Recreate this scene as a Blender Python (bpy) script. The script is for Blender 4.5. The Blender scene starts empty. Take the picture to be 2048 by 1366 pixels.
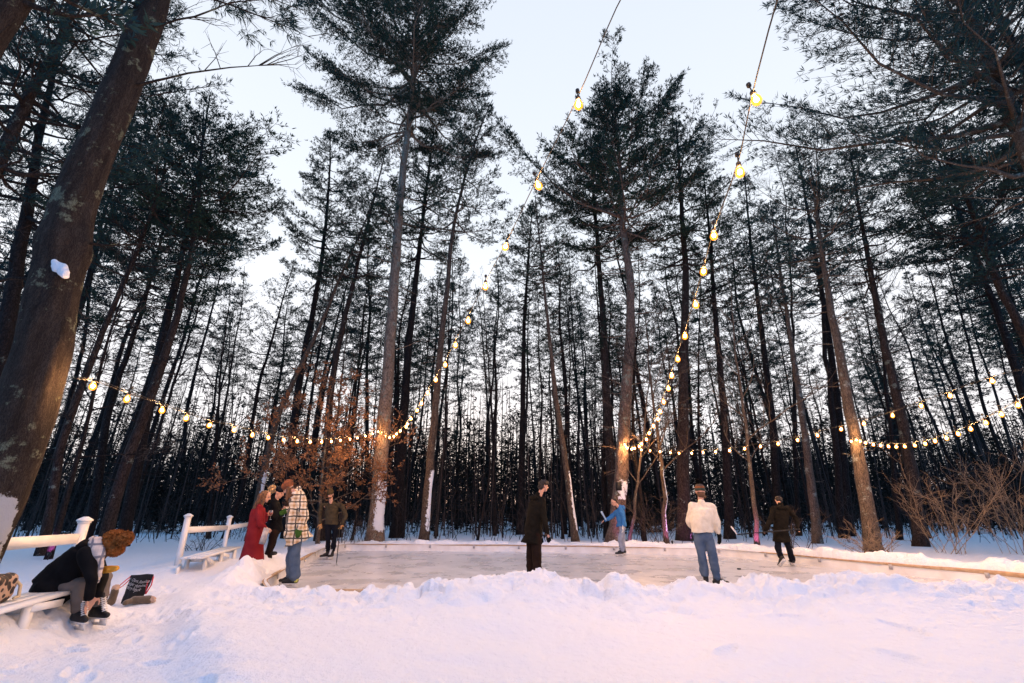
import bpy, math, random
import numpy as np
from mathutils import Vector, Matrix
R = math.radians

# ---------------------------------------------------------------- camera, sky, sun, exposure
S = bpy.context.scene
COL = S.collection
CAMH, TILT, FPX = 1.35, R(20.3), 910.0
cam_d = bpy.data.cameras.new("camera"); cam_d.sensor_width = 36; cam_d.lens = 16
cam_d.clip_start = .05; cam_d.clip_end = 600
cam = bpy.data.objects.new("camera", cam_d); COL.objects.link(cam)
cam.location = (0, 0, CAMH); cam.rotation_euler = (R(90) + TILT, 0, 0)
S.camera = cam
w = bpy.data.worlds.new("World"); S.world = w; w.use_nodes = True
nt = w.node_tree; nt.nodes.clear()
def wn(t, **k):
    n = nt.nodes.new(t)
    for a, b in k.items(): setattr(n, a, b)
    return n
wout = wn('ShaderNodeOutputWorld'); bg = wn('ShaderNodeBackground')
skyt = wn('ShaderNodeTexSky', sky_type='NISHITA', sun_disc=False)
skyt.sun_elevation = R(3); skyt.sun_rotation = R(-8); skyt.air_density = 1.2; skyt.dust_density = .6; skyt.ozone_density = 3
tc = wn('ShaderNodeTexCoord'); sx = wn('ShaderNodeSeparateXYZ'); nt.links.new(tc.outputs['Generated'], sx.inputs[0])
rp = wn('ShaderNodeValToRGB')                                   # dusk sky by height: pinkish low, deep blue overhead
cr = rp.color_ramp
stops = [(0, (.90, .80, .80, 1)), (.25, (.89, .86, .88, 1)), (.5, (.76, .79, .84, 1)), (.84, (.64, .69, .78, 1)), (.92, (.28, .78, 1.5, 1)), (1, (.16, .74, 1.7, 1))]
cr.elements[0].position = 0; cr.elements[0].color = stops[0][1]; cr.elements[1].position = 1; cr.elements[1].color = stops[-1][1]
for p, c in stops[1:-1]:
    e = cr.elements.new(p); e.color = c
nt.links.new(sx.outputs['Z'], rp.inputs[0])
mr = wn('ShaderNodeMapRange'); mr.inputs[1].default_value = -.5; mr.inputs[2].default_value = .25; nt.links.new(sx.outputs['Y'], mr.inputs[0])
mixb = wn('ShaderNodeMix', data_type='RGBA'); mixb.inputs[6].default_value = (.07, .34, .82, 1)   # the east, away from the sunset
nt.links.new(mr.outputs[0], mixb.inputs[0]); nt.links.new(rp.outputs[0], mixb.inputs[7])
scl = wn('ShaderNodeMix', data_type='RGBA', blend_type='MULTIPLY'); scl.inputs[0].default_value = 1
scl.inputs[7].default_value = (.04, .04, .04, 1); nt.links.new(skyt.outputs[0], scl.inputs[6])
addn = wn('ShaderNodeMix', data_type='RGBA', blend_type='ADD'); addn.inputs[0].default_value = 1
nt.links.new(mixb.outputs[2], addn.inputs[6]); nt.links.new(scl.outputs[2], addn.inputs[7])
nt.links.new(addn.outputs[2], bg.inputs[0]); bg.inputs[1].default_value = 1.0
nt.links.new(bg.outputs[0], wout.inputs[0])
sd = bpy.data.lights.new("sun", 'SUN'); sd.energy = .5; sd.angle = R(15); sd.color = (1, .82, .78)
sun = bpy.data.objects.new("sun", sd); COL.objects.link(sun)
sun.rotation_euler = (R(90 - 4), 0, R(180 + 8)); sun.location = (0, 0, 40)
S.view_settings.view_transform = 'Standard'; S.view_settings.look = 'None'
S.view_settings.exposure = .34; S.view_settings.gamma = 1; S.view_settings.use_curve_mapping = False
S.render.engine = 'CYCLES'
S.cycles.use_denoising = True
try: S.cycles.denoiser = 'OPENIMAGEDENOISE'
except Exception: pass
S.cycles.max_bounces = 5; S.cycles.diffuse_bounces = 3; S.cycles.glossy_bounces = 2; S.cycles.transparent_max_bounces = 6
S.cycles.sample_clamp_indirect = 4; S.cycles.sample_clamp_direct = 60
S.cycles.use_light_tree = True
BULB_COL = (1.0, .57, .26); BULB_STR = 4300.0

# ---------------------------------------------------------------- helpers
rng = np.random.default_rng(7)
CT, ST = math.cos(TILT), math.sin(TILT)
def ray(px, py):
    u, v = px - 1024, 683 - py
    return np.array([u, FPX*CT - v*ST, FPX*ST + v*CT])
def atz(px, py, z=0.):
    d = ray(px, py); k = (z - CAMH)/d[2]; return np.array([d[0]*k, d[1]*k, z])
def aty(px, py, y):
    d = ray(px, py); k = y/d[1]; return np.array([d[0]*k, y, d[2]*k + CAMH])
def proj(p):
    D = p[1]*CT + (p[2]-CAMH)*ST; up = -p[1]*ST + (p[2]-CAMH)*CT
    return 1024 + FPX*p[0]/D, 683 - FPX*up/D
def tag(o, label=None, cat=None, group=None, kind=None):
    if label: o['label'] = label
    if cat: o['category'] = cat
    if group: o['group'] = group
    if kind: o['kind'] = kind
    return o
def empty(name, loc, label=None, cat=None, group=None):
    o = bpy.data.objects.new(name, None); COL.objects.link(o); o.location = [float(a) for a in loc]
    o.empty_display_size = .2
    return tag(o, label, cat, group)
def unit(v):
    v = np.asarray(v, float); return v/(np.linalg.norm(v, axis=-1, keepdims=True) + 1e-9)
class MB:
    def __init__(s): s.v = []; s.q = []; s.t = []; s.n = 0
    def add(s, v, q=None, t=None):
        v = np.asarray(v, float).reshape(-1, 3)
        if q is not None and len(q): s.q.append(np.asarray(q, int).reshape(-1, 4) + s.n)
        if t is not None and len(t): s.t.append(np.asarray(t, int).reshape(-1, 3) + s.n)
        s.v.append(v); s.n += len(v)
    def tube(s, P, Rr, k=6, caps=True, wob=0):
        P = np.asarray(P, float); n = len(P); Rr = np.broadcast_to(np.asarray(Rr, float), (n,))
        T = unit(np.gradient(P, axis=0)); m = unit(P[-1]-P[0])
        ref = np.array([1., 0, 0]) if abs(m[2]) > .8 else np.array([0, 0, 1.])
        A = unit(np.cross(T, ref)); B = np.cross(T, A)
        th = np.arange(k)*2*math.pi/k
        rr = Rr[:, None]*np.ones(k)
        if wob: rr = rr*(1 + wob*rng.normal(size=rr.shape))
        V = P[:, None] + rr[..., None]*(np.cos(th)[None, :, None]*A[:, None] + np.sin(th)[None, :, None]*B[:, None])
        i = np.arange(n-1)[:, None]*k; j = np.arange(k)[None]; j2 = (j+1) % k
        q = np.stack([i+j, i+j2, i+k+j2, i+k+j], -1).reshape(-1, 4)
        t = []
        V = V.reshape(-1, 3)
        if caps:
            V = np.vstack([V, P[0], P[-1]])
            for a in range(k):
                t.append((n*k, (a+1) % k, a)); t.append((n*k+1, (n-1)*k+a, (n-1)*k+(a+1) % k))
        s.add(V, q, t)
    def sticks(s, P0, P1, r0, r1):
        P0 = np.asarray(P0, float).reshape(-1, 3); P1 = np.asarray(P1, float).reshape(-1, 3); n = len(P0)
        if n == 0: return
        r0 = np.broadcast_to(r0, (n,))[:, None]; r1 = np.broadcast_to(r1, (n,))[:, None]
        T = unit(P1-P0); ref = np.where(np.abs(T[:, 2:3]) > .8, np.array([[1., 0, 0]]), np.array([[0, 0, 1.]]))
        A = unit(np.cross(T, ref)); B = np.cross(T, A); V = []
        for (Q, r) in ((P0, r0), (P1, r1)):
            for a in (0, 2.094, 4.189): V.append(Q + r*(math.cos(a)*A + math.sin(a)*B))
        V = np.stack(V, 1).reshape(-1, 3)
        base = np.arange(n)[:, None]*6
        q = np.concatenate([base + np.array(x)[None] for x in ((0, 1, 4, 3), (1, 2, 5, 4), (2, 0, 3, 5))])
        s.add(V, q)
    def tufts(s, P, Dr, L, W, n=4, spread=.8):
        P = np.asarray(P, float).reshape(-1, 3); m = len(P)
        if m == 0: return
        P = np.repeat(P, n, 0); Dr = np.repeat(np.broadcast_to(Dr, (m, 3)), n, 0); L = np.repeat(np.broadcast_to(L, (m,)), n)
        d = unit(Dr + spread*rng.normal(size=P.shape))
        sd_ = unit(np.cross(d, rng.normal(size=P.shape)))
        tip = P + d*(L*rng.uniform(.6, 1.2, len(L)))[:, None]; mid = P + d*(L*.45)[:, None]
        wv = sd_*(W*rng.uniform(.7, 1.3, len(L)))[:, None]
        V = np.stack([P, mid + wv, tip, mid - wv], 1).reshape(-1, 3)
        s.add(V, np.arange(len(P)*4).reshape(-1, 4))
    def box(s, c, sz, rot=None):
        c = np.asarray(c, float); h = np.asarray(sz, float)/2
        V = np.array([(x, y, z) for x in (-1, 1) for y in (-1, 1) for z in (-1, 1)])*h
        if rot is not None: V = V @ np.array(Matrix(rot) if not isinstance(rot, np.ndarray) else rot).T
        s.add(V + c, [(0, 1, 3, 2), (4, 6, 7, 5), (0, 4, 5, 1), (2, 3, 7, 6), (0, 2, 6, 4), (1, 5, 7, 3)])
    def beam(s, a, b, wd, ht):
        a = np.asarray(a, float); b = np.asarray(b, float); d = b-a; L = np.linalg.norm(d); d = d/L
        sdv = unit(np.cross(d, [0, 0, 1.])) if abs(d[2]) < .95 else np.array([1., 0, 0]); u = np.cross(sdv, d)
        s.box((a+b)/2, (L, wd, ht), np.stack([d, sdv, u], 1))
    def sphere(s, c, r, k=12, rings=8, M=None):
        r = np.broadcast_to(np.asarray(r, float), (3,)); V = []; q = []
        ph = np.linspace(0, math.pi, rings+1)[1:-1]; th = np.arange(k)*2*math.pi/k
        V = [[math.sin(p)*math.cos(t), math.sin(p)*math.sin(t), math.cos(p)] for p in ph for t in th] + [[0, 0, 1], [0, 0, -1]]
        V = np.array(V)*r
        if M is not None: V = V @ np.asarray(M).T
        m = len(ph)
        for i in range(m-1):
            for j in range(k): q.append((i*k+j, (i+1)*k+j, (i+1)*k+(j+1) % k, i*k+(j+1) % k))
        t = []
        for j in range(k): t.append((m*k, j, (j+1) % k)); t.append((m*k+1, (m-1)*k+(j+1) % k, (m-1)*k+j))
        s.add(V + np.asarray(c, float), q, t)
    def cap(s, a, b, ra, rb, k=14):
        a = np.asarray(a, float); b = np.asarray(b, float); d = b-a; L = np.linalg.norm(d)
        if L < 1e-5: return s.sphere(a, max(ra, rb))
        d = d/L; P = []; Rr = []
        for t in (0.05, .35, .7): P.append(a - d*ra*math.cos(t*math.pi/2)); Rr.append(ra*math.sin(t*math.pi/2))
        for t in (0, .25, .5, .75, 1): P.append(a + d*L*t); Rr.append(ra + (rb-ra)*t)
        for t in (.7, .35, .05): P.append(b + d*rb*math.cos(t*math.pi/2)); Rr.append(rb*math.sin(t*math.pi/2))
        P = np.array(P); ref = np.array([1., 0, 0]) if abs(d[2]) > .8 else np.array([0, 0, 1.])
        A = unit(np.cross(d, ref)); B = np.cross(d, A); th = np.arange(k)*2*math.pi/k; Rr = np.array(Rr); n = len(P)
        V = (P[:, None] + Rr[:, None, None]*(np.cos(th)[None, :, None]*A + np.sin(th)[None, :, None]*B)).reshape(-1, 3)
        i = np.arange(n-1)[:, None]*k; j = np.arange(k)[None]; j2 = (j+1) % k
        q = np.stack([i+j, i+j2, i+k+j2, i+k+j], -1).reshape(-1, 4)
        V = np.vstack([V, P[0], P[-1]]); t = []
        for x in range(k): t.append((n*k, (x+1) % k, x)); t.append((n*k+1, (n-1)*k+x, (n-1)*k+(x+1) % k))
        s.add(V, q, t)
    def mesh(s, name, origin=(0, 0, 0), smooth=False):
        v = np.concatenate(s.v) - np.asarray(origin, float)
        q = np.concatenate(s.q) if s.q else np.zeros((0, 4), int); t = np.concatenate(s.t) if s.t else np.zeros((0, 3), int)
        me = bpy.data.meshes.new(name); me.vertices.add(len(v)); me.vertices.foreach_set('co', v.astype(np.float32).ravel())
        me.loops.add(q.size + t.size); me.loops.foreach_set('vertex_index', np.concatenate([q.ravel(), t.ravel()]).astype(np.int32))
        me.polygons.add(len(q)+len(t))
        st = np.concatenate([np.arange(len(q))*4, q.size + np.arange(len(t))*3]).astype(np.int32)
        me.polygons.foreach_set('loop_start', st)
        if smooth: me.polygons.foreach_set('use_smooth', np.ones(len(q)+len(t), bool))
        me.update(calc_edges=True)
        return me
    def build(s, name, m, parent=None, origin=None, smooth=False):
        """one mesh object; vertices are given in world space, the object sits at origin (its parent's place if it has one)"""
        if parent is not None:
            og = np.array(world_loc(parent)); loc = (0, 0, 0)
        else:
            og = np.zeros(3) if origin is None else np.array(origin, float); loc = tuple(og)
        me = s.mesh(name, og, smooth); o = bpy.data.objects.new(name, me); COL.objects.link(o)
        o.location = loc; o.parent = parent; me.materials.append(m)
        return o
def world_loc(o):
    p = Vector(o.location)
    while o.parent: o = o.parent; p = p + Vector(o.location)
    return tuple(p)
def copy_tree(o, parent=None):
    c = o.copy(); COL.objects.link(c); c.parent = parent
    for ch in o.children: copy_tree(ch, c)
    return c
# value noise
def vnoise(x, y, seed=0):
    xi = np.floor(x).astype(np.int64); yi = np.floor(y).astype(np.int64); fx = x-xi; fy = y-yi
    fx = fx*fx*(3-2*fx); fy = fy*fy*(3-2*fy)
    def h(a, b):
        n = (a*374761393 + b*668265263 + seed*974711) & 0x7fffffff
        n = ((n ^ (n >> 13))*1274126177) & 0x7fffffff
        n = (n ^ (n >> 16)) & 0xffff
        return n/65535.
    return (h(xi, yi)*(1-fx)+h(xi+1, yi)*fx)*(1-fy) + (h(xi, yi+1)*(1-fx)+h(xi+1, yi+1)*fx)*fy
def fbm(x, y, o=4, seed=0):
    s_ = 0; a = .5; x = np.asarray(x, float); y = np.asarray(y, float)
    for i in range(o): s_ = s_ + a*(vnoise(x, y, seed+i)*2-1); x = x*2.03+17.1; y = y*2.03+9.3; a *= .5
    return s_
# ---------------------------------------------------------------- materials
def mat(name, col, rough=.8, bump=0, bscale=20, col2=None, cscale=5, metal=0, spec=.3, stretch=None, sheen=0, cpos=(.35, .65), trans=0):
    m = bpy.data.materials.new(name); m.use_nodes = True; n = m.node_tree.nodes; l = m.node_tree.links
    b = n['Principled BSDF']; b.inputs['Roughness'].default_value = rough; b.inputs['Metallic'].default_value = metal
    b.inputs['Specular IOR Level'].default_value = spec; b.inputs['Base Color'].default_value = (*col, 1)
    if sheen: b.inputs['Sheen Weight'].default_value = sheen
    t = n.new('ShaderNodeTexCoord'); mp = n.new('ShaderNodeMapping'); l.new(t.outputs['Object'], mp.inputs[0])
    if stretch: mp.inputs['Scale'].default_value = stretch
    if col2:
        no = n.new('ShaderNodeTexNoise'); no.inputs['Scale'].default_value = cscale; no.inputs['Detail'].default_value = 5
        l.new(mp.outputs[0], no.inputs[0]); r = n.new('ShaderNodeValToRGB')
        r.color_ramp.elements[0].position = cpos[0]; r.color_ramp.elements[1].position = cpos[1]
        r.color_ramp.elements[0].color = (*col, 1); r.color_ramp.elements[1].color = (*col2, 1)
        l.new(no.outputs[0], r.inputs[0]); l.new(r.outputs[0], b.inputs['Base Color'])
    if bump:
        nb = n.new('ShaderNodeTexNoise'); nb.inputs['Scale'].default_value = bscale; nb.inputs['Detail'].default_value = 6
        l.new(mp.outputs[0], nb.inputs[0]); bp = n.new('ShaderNodeBump'); bp.inputs['Strength'].default_value = bump
        bp.inputs['Distance'].default_value = .02; l.new(nb.outputs[0], bp.inputs['Height']); l.new(bp.outputs[0], b.inputs['Normal'])
    return m
def bark(name, c1, c2, lich=(.28, .30, .22), lpos=.62, scale=1., snow=None, vs=1., bd=.03, dist=.14):
    """plated bark with lichen; snow = (z0, z1, dx, dy, threshold): wind-blown snow stuck to one side of the trunk"""
    m = bpy.data.materials.new(name); m.use_nodes = True; n = m.node_tree.nodes; l = m.node_tree.links; b = n['Principled BSDF']
    b.inputs['Roughness'].default_value = .95; b.inputs['Specular IOR Level'].default_value = .15
    t = n.new('ShaderNodeTexCoord'); mp = n.new('ShaderNodeMapping'); mp.inputs['Scale'].default_value = (1, 1, .35*vs); l.new(t.outputs['Object'], mp.inputs[0])
    vo = n.new('ShaderNodeTexVoronoi'); vo.feature = 'DISTANCE_TO_EDGE'; vo.inputs['Scale'].default_value = 22*scale
    nz = n.new('ShaderNodeTexNoise'); nz.inputs['Scale'].default_value = 9*scale; nz.inputs['Detail'].default_value = 8; nz.inputs['Roughness'].default_value = .65
    l.new(mp.outputs[0], nz.inputs[0])
    wmix = n.new('ShaderNodeMix'); wmix.data_type = 'RGBA'; wmix.inputs[0].default_value = dist; l.new(mp.outputs[0], wmix.inputs[6]); l.new(nz.outputs['Color'], wmix.inputs[7])
    l.new(wmix.outputs[2], vo.inputs['Vector'])
    r = n.new('ShaderNodeValToRGB'); r.color_ramp.elements[0].color = (*c1, 1); r.color_ramp.elements[1].color = (*c2, 1)
    r.color_ramp.elements[0].position = .3; r.color_ramp.elements[1].position = .7; l.new(nz.outputs[0], r.inputs[0])
    nl = n.new('ShaderNodeTexNoise'); nl.inputs['Scale'].default_value = 3.2; nl.inputs['Detail'].default_value = 7; nl.inputs['Roughness'].default_value = .7; l.new(t.outputs['Object'], nl.inputs[0])
    rl = n.new('ShaderNodeValToRGB'); rl.color_ramp.elements[0].position = lpos; rl.color_ramp.elements[1].position = lpos+.05; l.new(nl.outputs[0], rl.inputs[0])
    mx = n.new('ShaderNodeMix'); mx.data_type = 'RGBA'; l.new(rl.outputs[0], mx.inputs[0]); l.new(r.outputs[0], mx.inputs[6]); mx.inputs[7].default_value = (*lich, 1)
    cr_ = n.new('ShaderNodeMapRange'); cr_.inputs[1].default_value = .0; cr_.inputs[2].default_value = .16; cr_.inputs[3].default_value = .38; cr_.inputs[4].default_value = 1.15; l.new(vo.outputs['Distance'], cr_.inputs[0]); cm = n.new('ShaderNodeMix'); cm.data_type = 'RGBA'; cm.blend_type = 'MULTIPLY'; cm.inputs[0].default_value = 1; l.new(mx.outputs[2], cm.inputs[6]); l.new(cr_.outputs[0], cm.inputs[7])
    last = cm.outputs[2]
    ht = n.new('ShaderNodeMath'); ht.operation = 'ADD'; l.new(vo.outputs['Distance'], ht.inputs[0]); l.new(nz.outputs[0], ht.inputs[1])
    if snow:
        z0, z1, dx, dy, th = snow
        sp = n.new('ShaderNodeSeparateXYZ'); l.new(t.outputs['Object'], sp.inputs[0])
        def mth(op, a, c):
            q = n.new('ShaderNodeMath'); q.operation = op
            for i, v in enumerate((a, c)):
                if isinstance(v, (int, float)): q.inputs[i].default_value = v
                else: l.new(v, q.inputs[i])
            return q.outputs[0]
        ge = n.new('ShaderNodeNewGeometry'); dt = n.new('ShaderNodeVectorMath'); dt.operation = 'DOT_PRODUCT'; l.new(ge.outputs['Normal'], dt.inputs[0]); dt.inputs[1].default_value = (dx, dy, 0)
        sn = n.new('ShaderNodeTexNoise'); sn.inputs['Scale'].default_value = 5; sn.inputs['Detail'].default_value = 8; sn.inputs['Roughness'].default_value = .75
        l.new(t.outputs['Object'], sn.inputs[0])
        fade0 = n.new('ShaderNodeMapRange'); fade0.inputs[1].default_value = z1+.35; fade0.inputs[2].default_value = z1-.35; l.new(sp.outputs['Z'], fade0.inputs[0])
        fade1 = n.new('ShaderNodeMapRange'); fade1.inputs[1].default_value = z0-.3; fade1.inputs[2].default_value = z0+.3; l.new(sp.outputs['Z'], fade1.inputs[0])
        v = mth('ADD', dt.outputs['Value'], mth('MULTIPLY', mth('SUBTRACT', sn.outputs[0], .5), 2.2))
        v = mth('MULTIPLY', mth('MULTIPLY', mth('ADD', v, 1.), fade0.outputs[0]), fade1.outputs[0])
        rs = n.new('ShaderNodeMapRange'); rs.inputs[1].default_value = 1+th; rs.inputs[2].default_value = 1.06+th; l.new(v, rs.inputs[0])
        m2 = n.new('ShaderNodeMix'); m2.data_type = 'RGBA'; l.new(rs.outputs[0], m2.inputs[0]); l.new(last, m2.inputs[6]); m2.inputs[7].default_value = (.82, .84, .88, 1)
        last = m2.outputs[2]
        h2 = n.new('ShaderNodeMath'); h2.operation = 'MULTIPLY_ADD'; l.new(rs.outputs[0], h2.inputs[0]); h2.inputs[1].default_value = .8; l.new(ht.outputs[0], h2.inputs[2])
        ht = h2
    l.new(last, b.inputs['Base Color'])
    bp = n.new('ShaderNodeBump'); bp.inputs['Strength'].default_value = .9; bp.inputs['Distance'].default_value = bd; l.new(ht.outputs[0], bp.inputs['Height']); l.new(bp.outputs[0], b.inputs['Normal'])
    return m
M = {}
M['snow'] = mat('snow', (.84, .85, .88), .55, .35, 26, spec=.25)
def snow_nodes(m):
    n = m.node_tree.nodes; l = m.node_tree.links; b = n['Principled BSDF']; t = n.new('ShaderNodeTexCoord')
    a = n.new('ShaderNodeTexNoise'); a.inputs['Scale'].default_value = 11; a.inputs['Detail'].default_value = 10; a.inputs['Roughness'].default_value = .62; l.new(t.outputs['Object'], a.inputs[0])
    c = n.new('ShaderNodeTexNoise'); c.inputs['Scale'].default_value = 90; c.inputs['Detail'].default_value = 4; l.new(t.outputs['Object'], c.inputs[0])
    ad = n.new('ShaderNodeMath'); ad.operation = 'MULTIPLY_ADD'; l.new(c.outputs[0], ad.inputs[0]); ad.inputs[1].default_value = .16; l.new(a.outputs[0], ad.inputs[2])
    bp = n.new('ShaderNodeBump'); bp.inputs['Strength'].default_value = .9; bp.inputs['Distance'].default_value = .06
    l.new(ad.outputs[0], bp.inputs['Height']); l.new(bp.outputs[0], b.inputs['Normal'])
snow_nodes(M['snow'])
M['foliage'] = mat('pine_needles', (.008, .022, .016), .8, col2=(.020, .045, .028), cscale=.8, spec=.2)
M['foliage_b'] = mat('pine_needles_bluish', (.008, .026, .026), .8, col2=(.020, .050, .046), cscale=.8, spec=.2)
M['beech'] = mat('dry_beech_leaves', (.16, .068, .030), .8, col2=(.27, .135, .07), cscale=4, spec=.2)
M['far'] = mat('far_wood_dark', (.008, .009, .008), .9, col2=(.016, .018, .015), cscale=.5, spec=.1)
M['bark'] = bark('pine_bark', (.022, .015, .013), (.062, .044, .036), lpos=.60, lich=(.15, .16, .13))
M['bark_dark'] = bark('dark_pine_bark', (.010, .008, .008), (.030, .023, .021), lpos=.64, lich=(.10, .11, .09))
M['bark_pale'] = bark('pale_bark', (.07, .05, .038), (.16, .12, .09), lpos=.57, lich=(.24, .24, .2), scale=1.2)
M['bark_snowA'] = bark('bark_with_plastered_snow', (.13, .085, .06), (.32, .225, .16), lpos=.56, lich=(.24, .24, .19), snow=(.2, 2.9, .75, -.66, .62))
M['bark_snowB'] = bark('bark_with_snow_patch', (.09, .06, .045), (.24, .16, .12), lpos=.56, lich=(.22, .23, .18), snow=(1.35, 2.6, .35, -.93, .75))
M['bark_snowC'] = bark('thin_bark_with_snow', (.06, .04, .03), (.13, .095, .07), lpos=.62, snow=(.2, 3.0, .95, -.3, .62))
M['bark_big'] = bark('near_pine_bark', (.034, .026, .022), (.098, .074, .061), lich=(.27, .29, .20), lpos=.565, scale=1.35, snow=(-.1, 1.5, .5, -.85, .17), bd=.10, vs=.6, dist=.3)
M['twig'] = mat('twigs', (.045, .03, .024), .9, col2=(.10, .07, .05), cscale=6)
M['twig_dark'] = mat('dark_twigs', (.020, .016, .015), .9, col2=(.05, .038, .033), cscale=6)
M['shrub'] = mat('shrub_stems', (.20, .13, .08), .9, col2=(.32, .22, .13), cscale=6)
M['white'] = mat('white_paint', (.80, .78, .75), .55, .15, 30, col2=(.70, .67, .63), cscale=6, cpos=(.2, .9))
M['wood'] = mat('weathered_board', (.34, .22, .13), .8, .3, 30, col2=(.48, .34, .21), cscale=8)
M['liner'] = mat('white_liner', (.78, .76, .74), .4, .4, 9, col2=(.66, .63, .6), cscale=3)
M['tape'] = mat('liner_clip', (.42, .40, .40), .6)
M['black'] = mat('black_plastic', (.012, .012, .013), .5, .1, 40)
M['blackrub'] = mat('black_rubber', (.015, .013, .012), .6)
M['steel'] = mat('steel', (.55, .55, .56), .3, metal=1)
def emis(name, col, st):
    m = bpy.data.materials.new(name); m.use_nodes = True; n = m.node_tree.nodes; n.clear()
    o = n.new('ShaderNodeOutputMaterial'); e = n.new('ShaderNodeEmission'); e.inputs[0].default_value = (*col, 1); e.inputs[1].default_value = st
    m.node_tree.links.new(e.outputs[0], o.inputs[0]); return m
M['bulb'] = emis('lit_filament', BULB_COL, BULB_STR)
def amber():
    m = bpy.data.materials.new('amber_glass'); m.use_nodes = True; n = m.node_tree.nodes; l = m.node_tree.links; n.clear(); o = n.new('ShaderNodeOutputMaterial'); e = n.new('ShaderNodeEmission'); e.inputs[0].default_value = (1, .30, .03, 1); e.inputs[1].default_value = 2.8
    t = n.new('ShaderNodeBsdfTransparent'); t.inputs[0].default_value = (1, .9, .75, 1); x = n.new('ShaderNodeMixShader'); x.inputs[0].default_value = .6; l.new(t.outputs[0], x.inputs[1]); l.new(e.outputs[0], x.inputs[2]); l.new(x.outputs[0], o.inputs[0]); m.cycles.emission_sampling = 'NONE'; return m
M['amber'] = amber()
# ---------------------------------------------------------------- ground, rink
RINK = np.array([(-3.7, 7.95), (-4.3, 8.9), (-5.2, 12.4), (-6.05, 16.0), (-5.9, 17.7), (-3, 17.5), (0, 17.1), (3.5, 16.5), (6.6, 15.6), (7.3, 14.2), (8.1, 12.1), (8.8, 10.8), (9.35, 9.8), (9.5, 8.6), (8.6, 7.8), (4, 7.65), (0, 7.65), (-2.8, 7.72)])
def seg_d(x, y, poly):
    d = np.full(x.shape, 1e9); inside = np.zeros(x.shape, bool); n = len(poly)
    for i in range(n):
        a = poly[i]; b = poly[(i+1) % n]; ab = b-a
        t = np.clip(((x-a[0])*ab[0]+(y-a[1])*ab[1])/(ab@ab), 0, 1)
        d = np.minimum(d, np.hypot(x-a[0]-t*ab[0], y-a[1]-t*ab[1]))
        c = ((a[1] > y) != (b[1] > y)) & (x < (b[0]-a[0])*(y-a[1])/(b[1]-a[1]+1e-12)+a[0]); inside ^= c
    return np.where(inside, -d, d)
CREST = [(480, 1225), (560, 1214), (640, 1212), (720, 1198), (800, 1184), (880, 1171), (950, 1160), (1000, 1153), (1040, 1149), (1100, 1158), (1160, 1169), (1208, 1173), (1216, 1161), (1250, 1159), (1262, 1170), (1340, 1172), (1380, 1164), (1432, 1178), (1470, 1182), (1500, 1172), (1517, 1156), (1560, 1156), (1578, 1168), (1640, 1163), (1700, 1152), (1770, 1156), (1830, 1160), (1900, 1166), (2000, 1176), (2100, 1182)]
_cr = np.array([aty(a, b, 7.05) for a, b in CREST])
def sstep(a, b, x):
    t = np.clip((x-a)/(b-a), 0, 1); return t*t*(3-2*t)
def lumps(x, y, s, seed):
    """blocky shovelled clods: cellular bumps"""
    gx = np.floor(x/s); gy = np.floor(y/s); best = np.zeros_like(x)
    for i in (-1, 0, 1):
        for j in (-1, 0, 1):
            cx = gx+i; cy = gy+j
            jx = vnoise(cx+.0, cy+.0, seed); jy = vnoise(cx+.0, cy+.0, seed+5); rr = vnoise(cx+.0, cy+.0, seed+9)
            d = np.hypot(x-(cx+jx)*s, y-(cy+jy)*s)/s
            best = np.maximum(best, (rr-.25)*np.sqrt(np.clip(1-(d/.62)**2, 0, 1)))
    return best
def facets(x, y, s, seed):
    gx = np.floor(x/s); gy = np.floor(y/s); best = np.full(x.shape, 9.); val = np.zeros_like(x)
    for i in (-1, 0, 1):
        for j in (-1, 0, 1):
            cx = gx+i; cy = gy+j; ox = x-(cx+vnoise(cx, cy, seed))*s; oy = y-(cy+vnoise(cx, cy, seed+5))*s; d = np.hypot(ox, oy)
            v = vnoise(cx, cy, seed+9)-.5 + (vnoise(cx, cy, seed+11)-.5)*1.6*ox/s + (vnoise(cx, cy, seed+13)-.5)*1.6*oy/s
            m = d < best; best = np.where(m, d, best); val = np.where(m, v, val)
    return val
_g = np.random.default_rng(77); FEET = [(a, b, c) for a, b, c in zip(_g.uniform(-4.4, -1.2, 130), _g.uniform(2.2, 9.5, 130), _g.normal(size=130)*.5+2.0) if a < -2.3+(4.2-b)*.72] + [(_g.uniform(-6, -3.6), _g.uniform(5.5, 11), _g.normal()*.5+2.) for _ in range(60)] + [(_g.uniform(1, 6), _g.uniform(3.2, 6), _g.uniform(0, 3)) for _ in range(7)]
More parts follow.
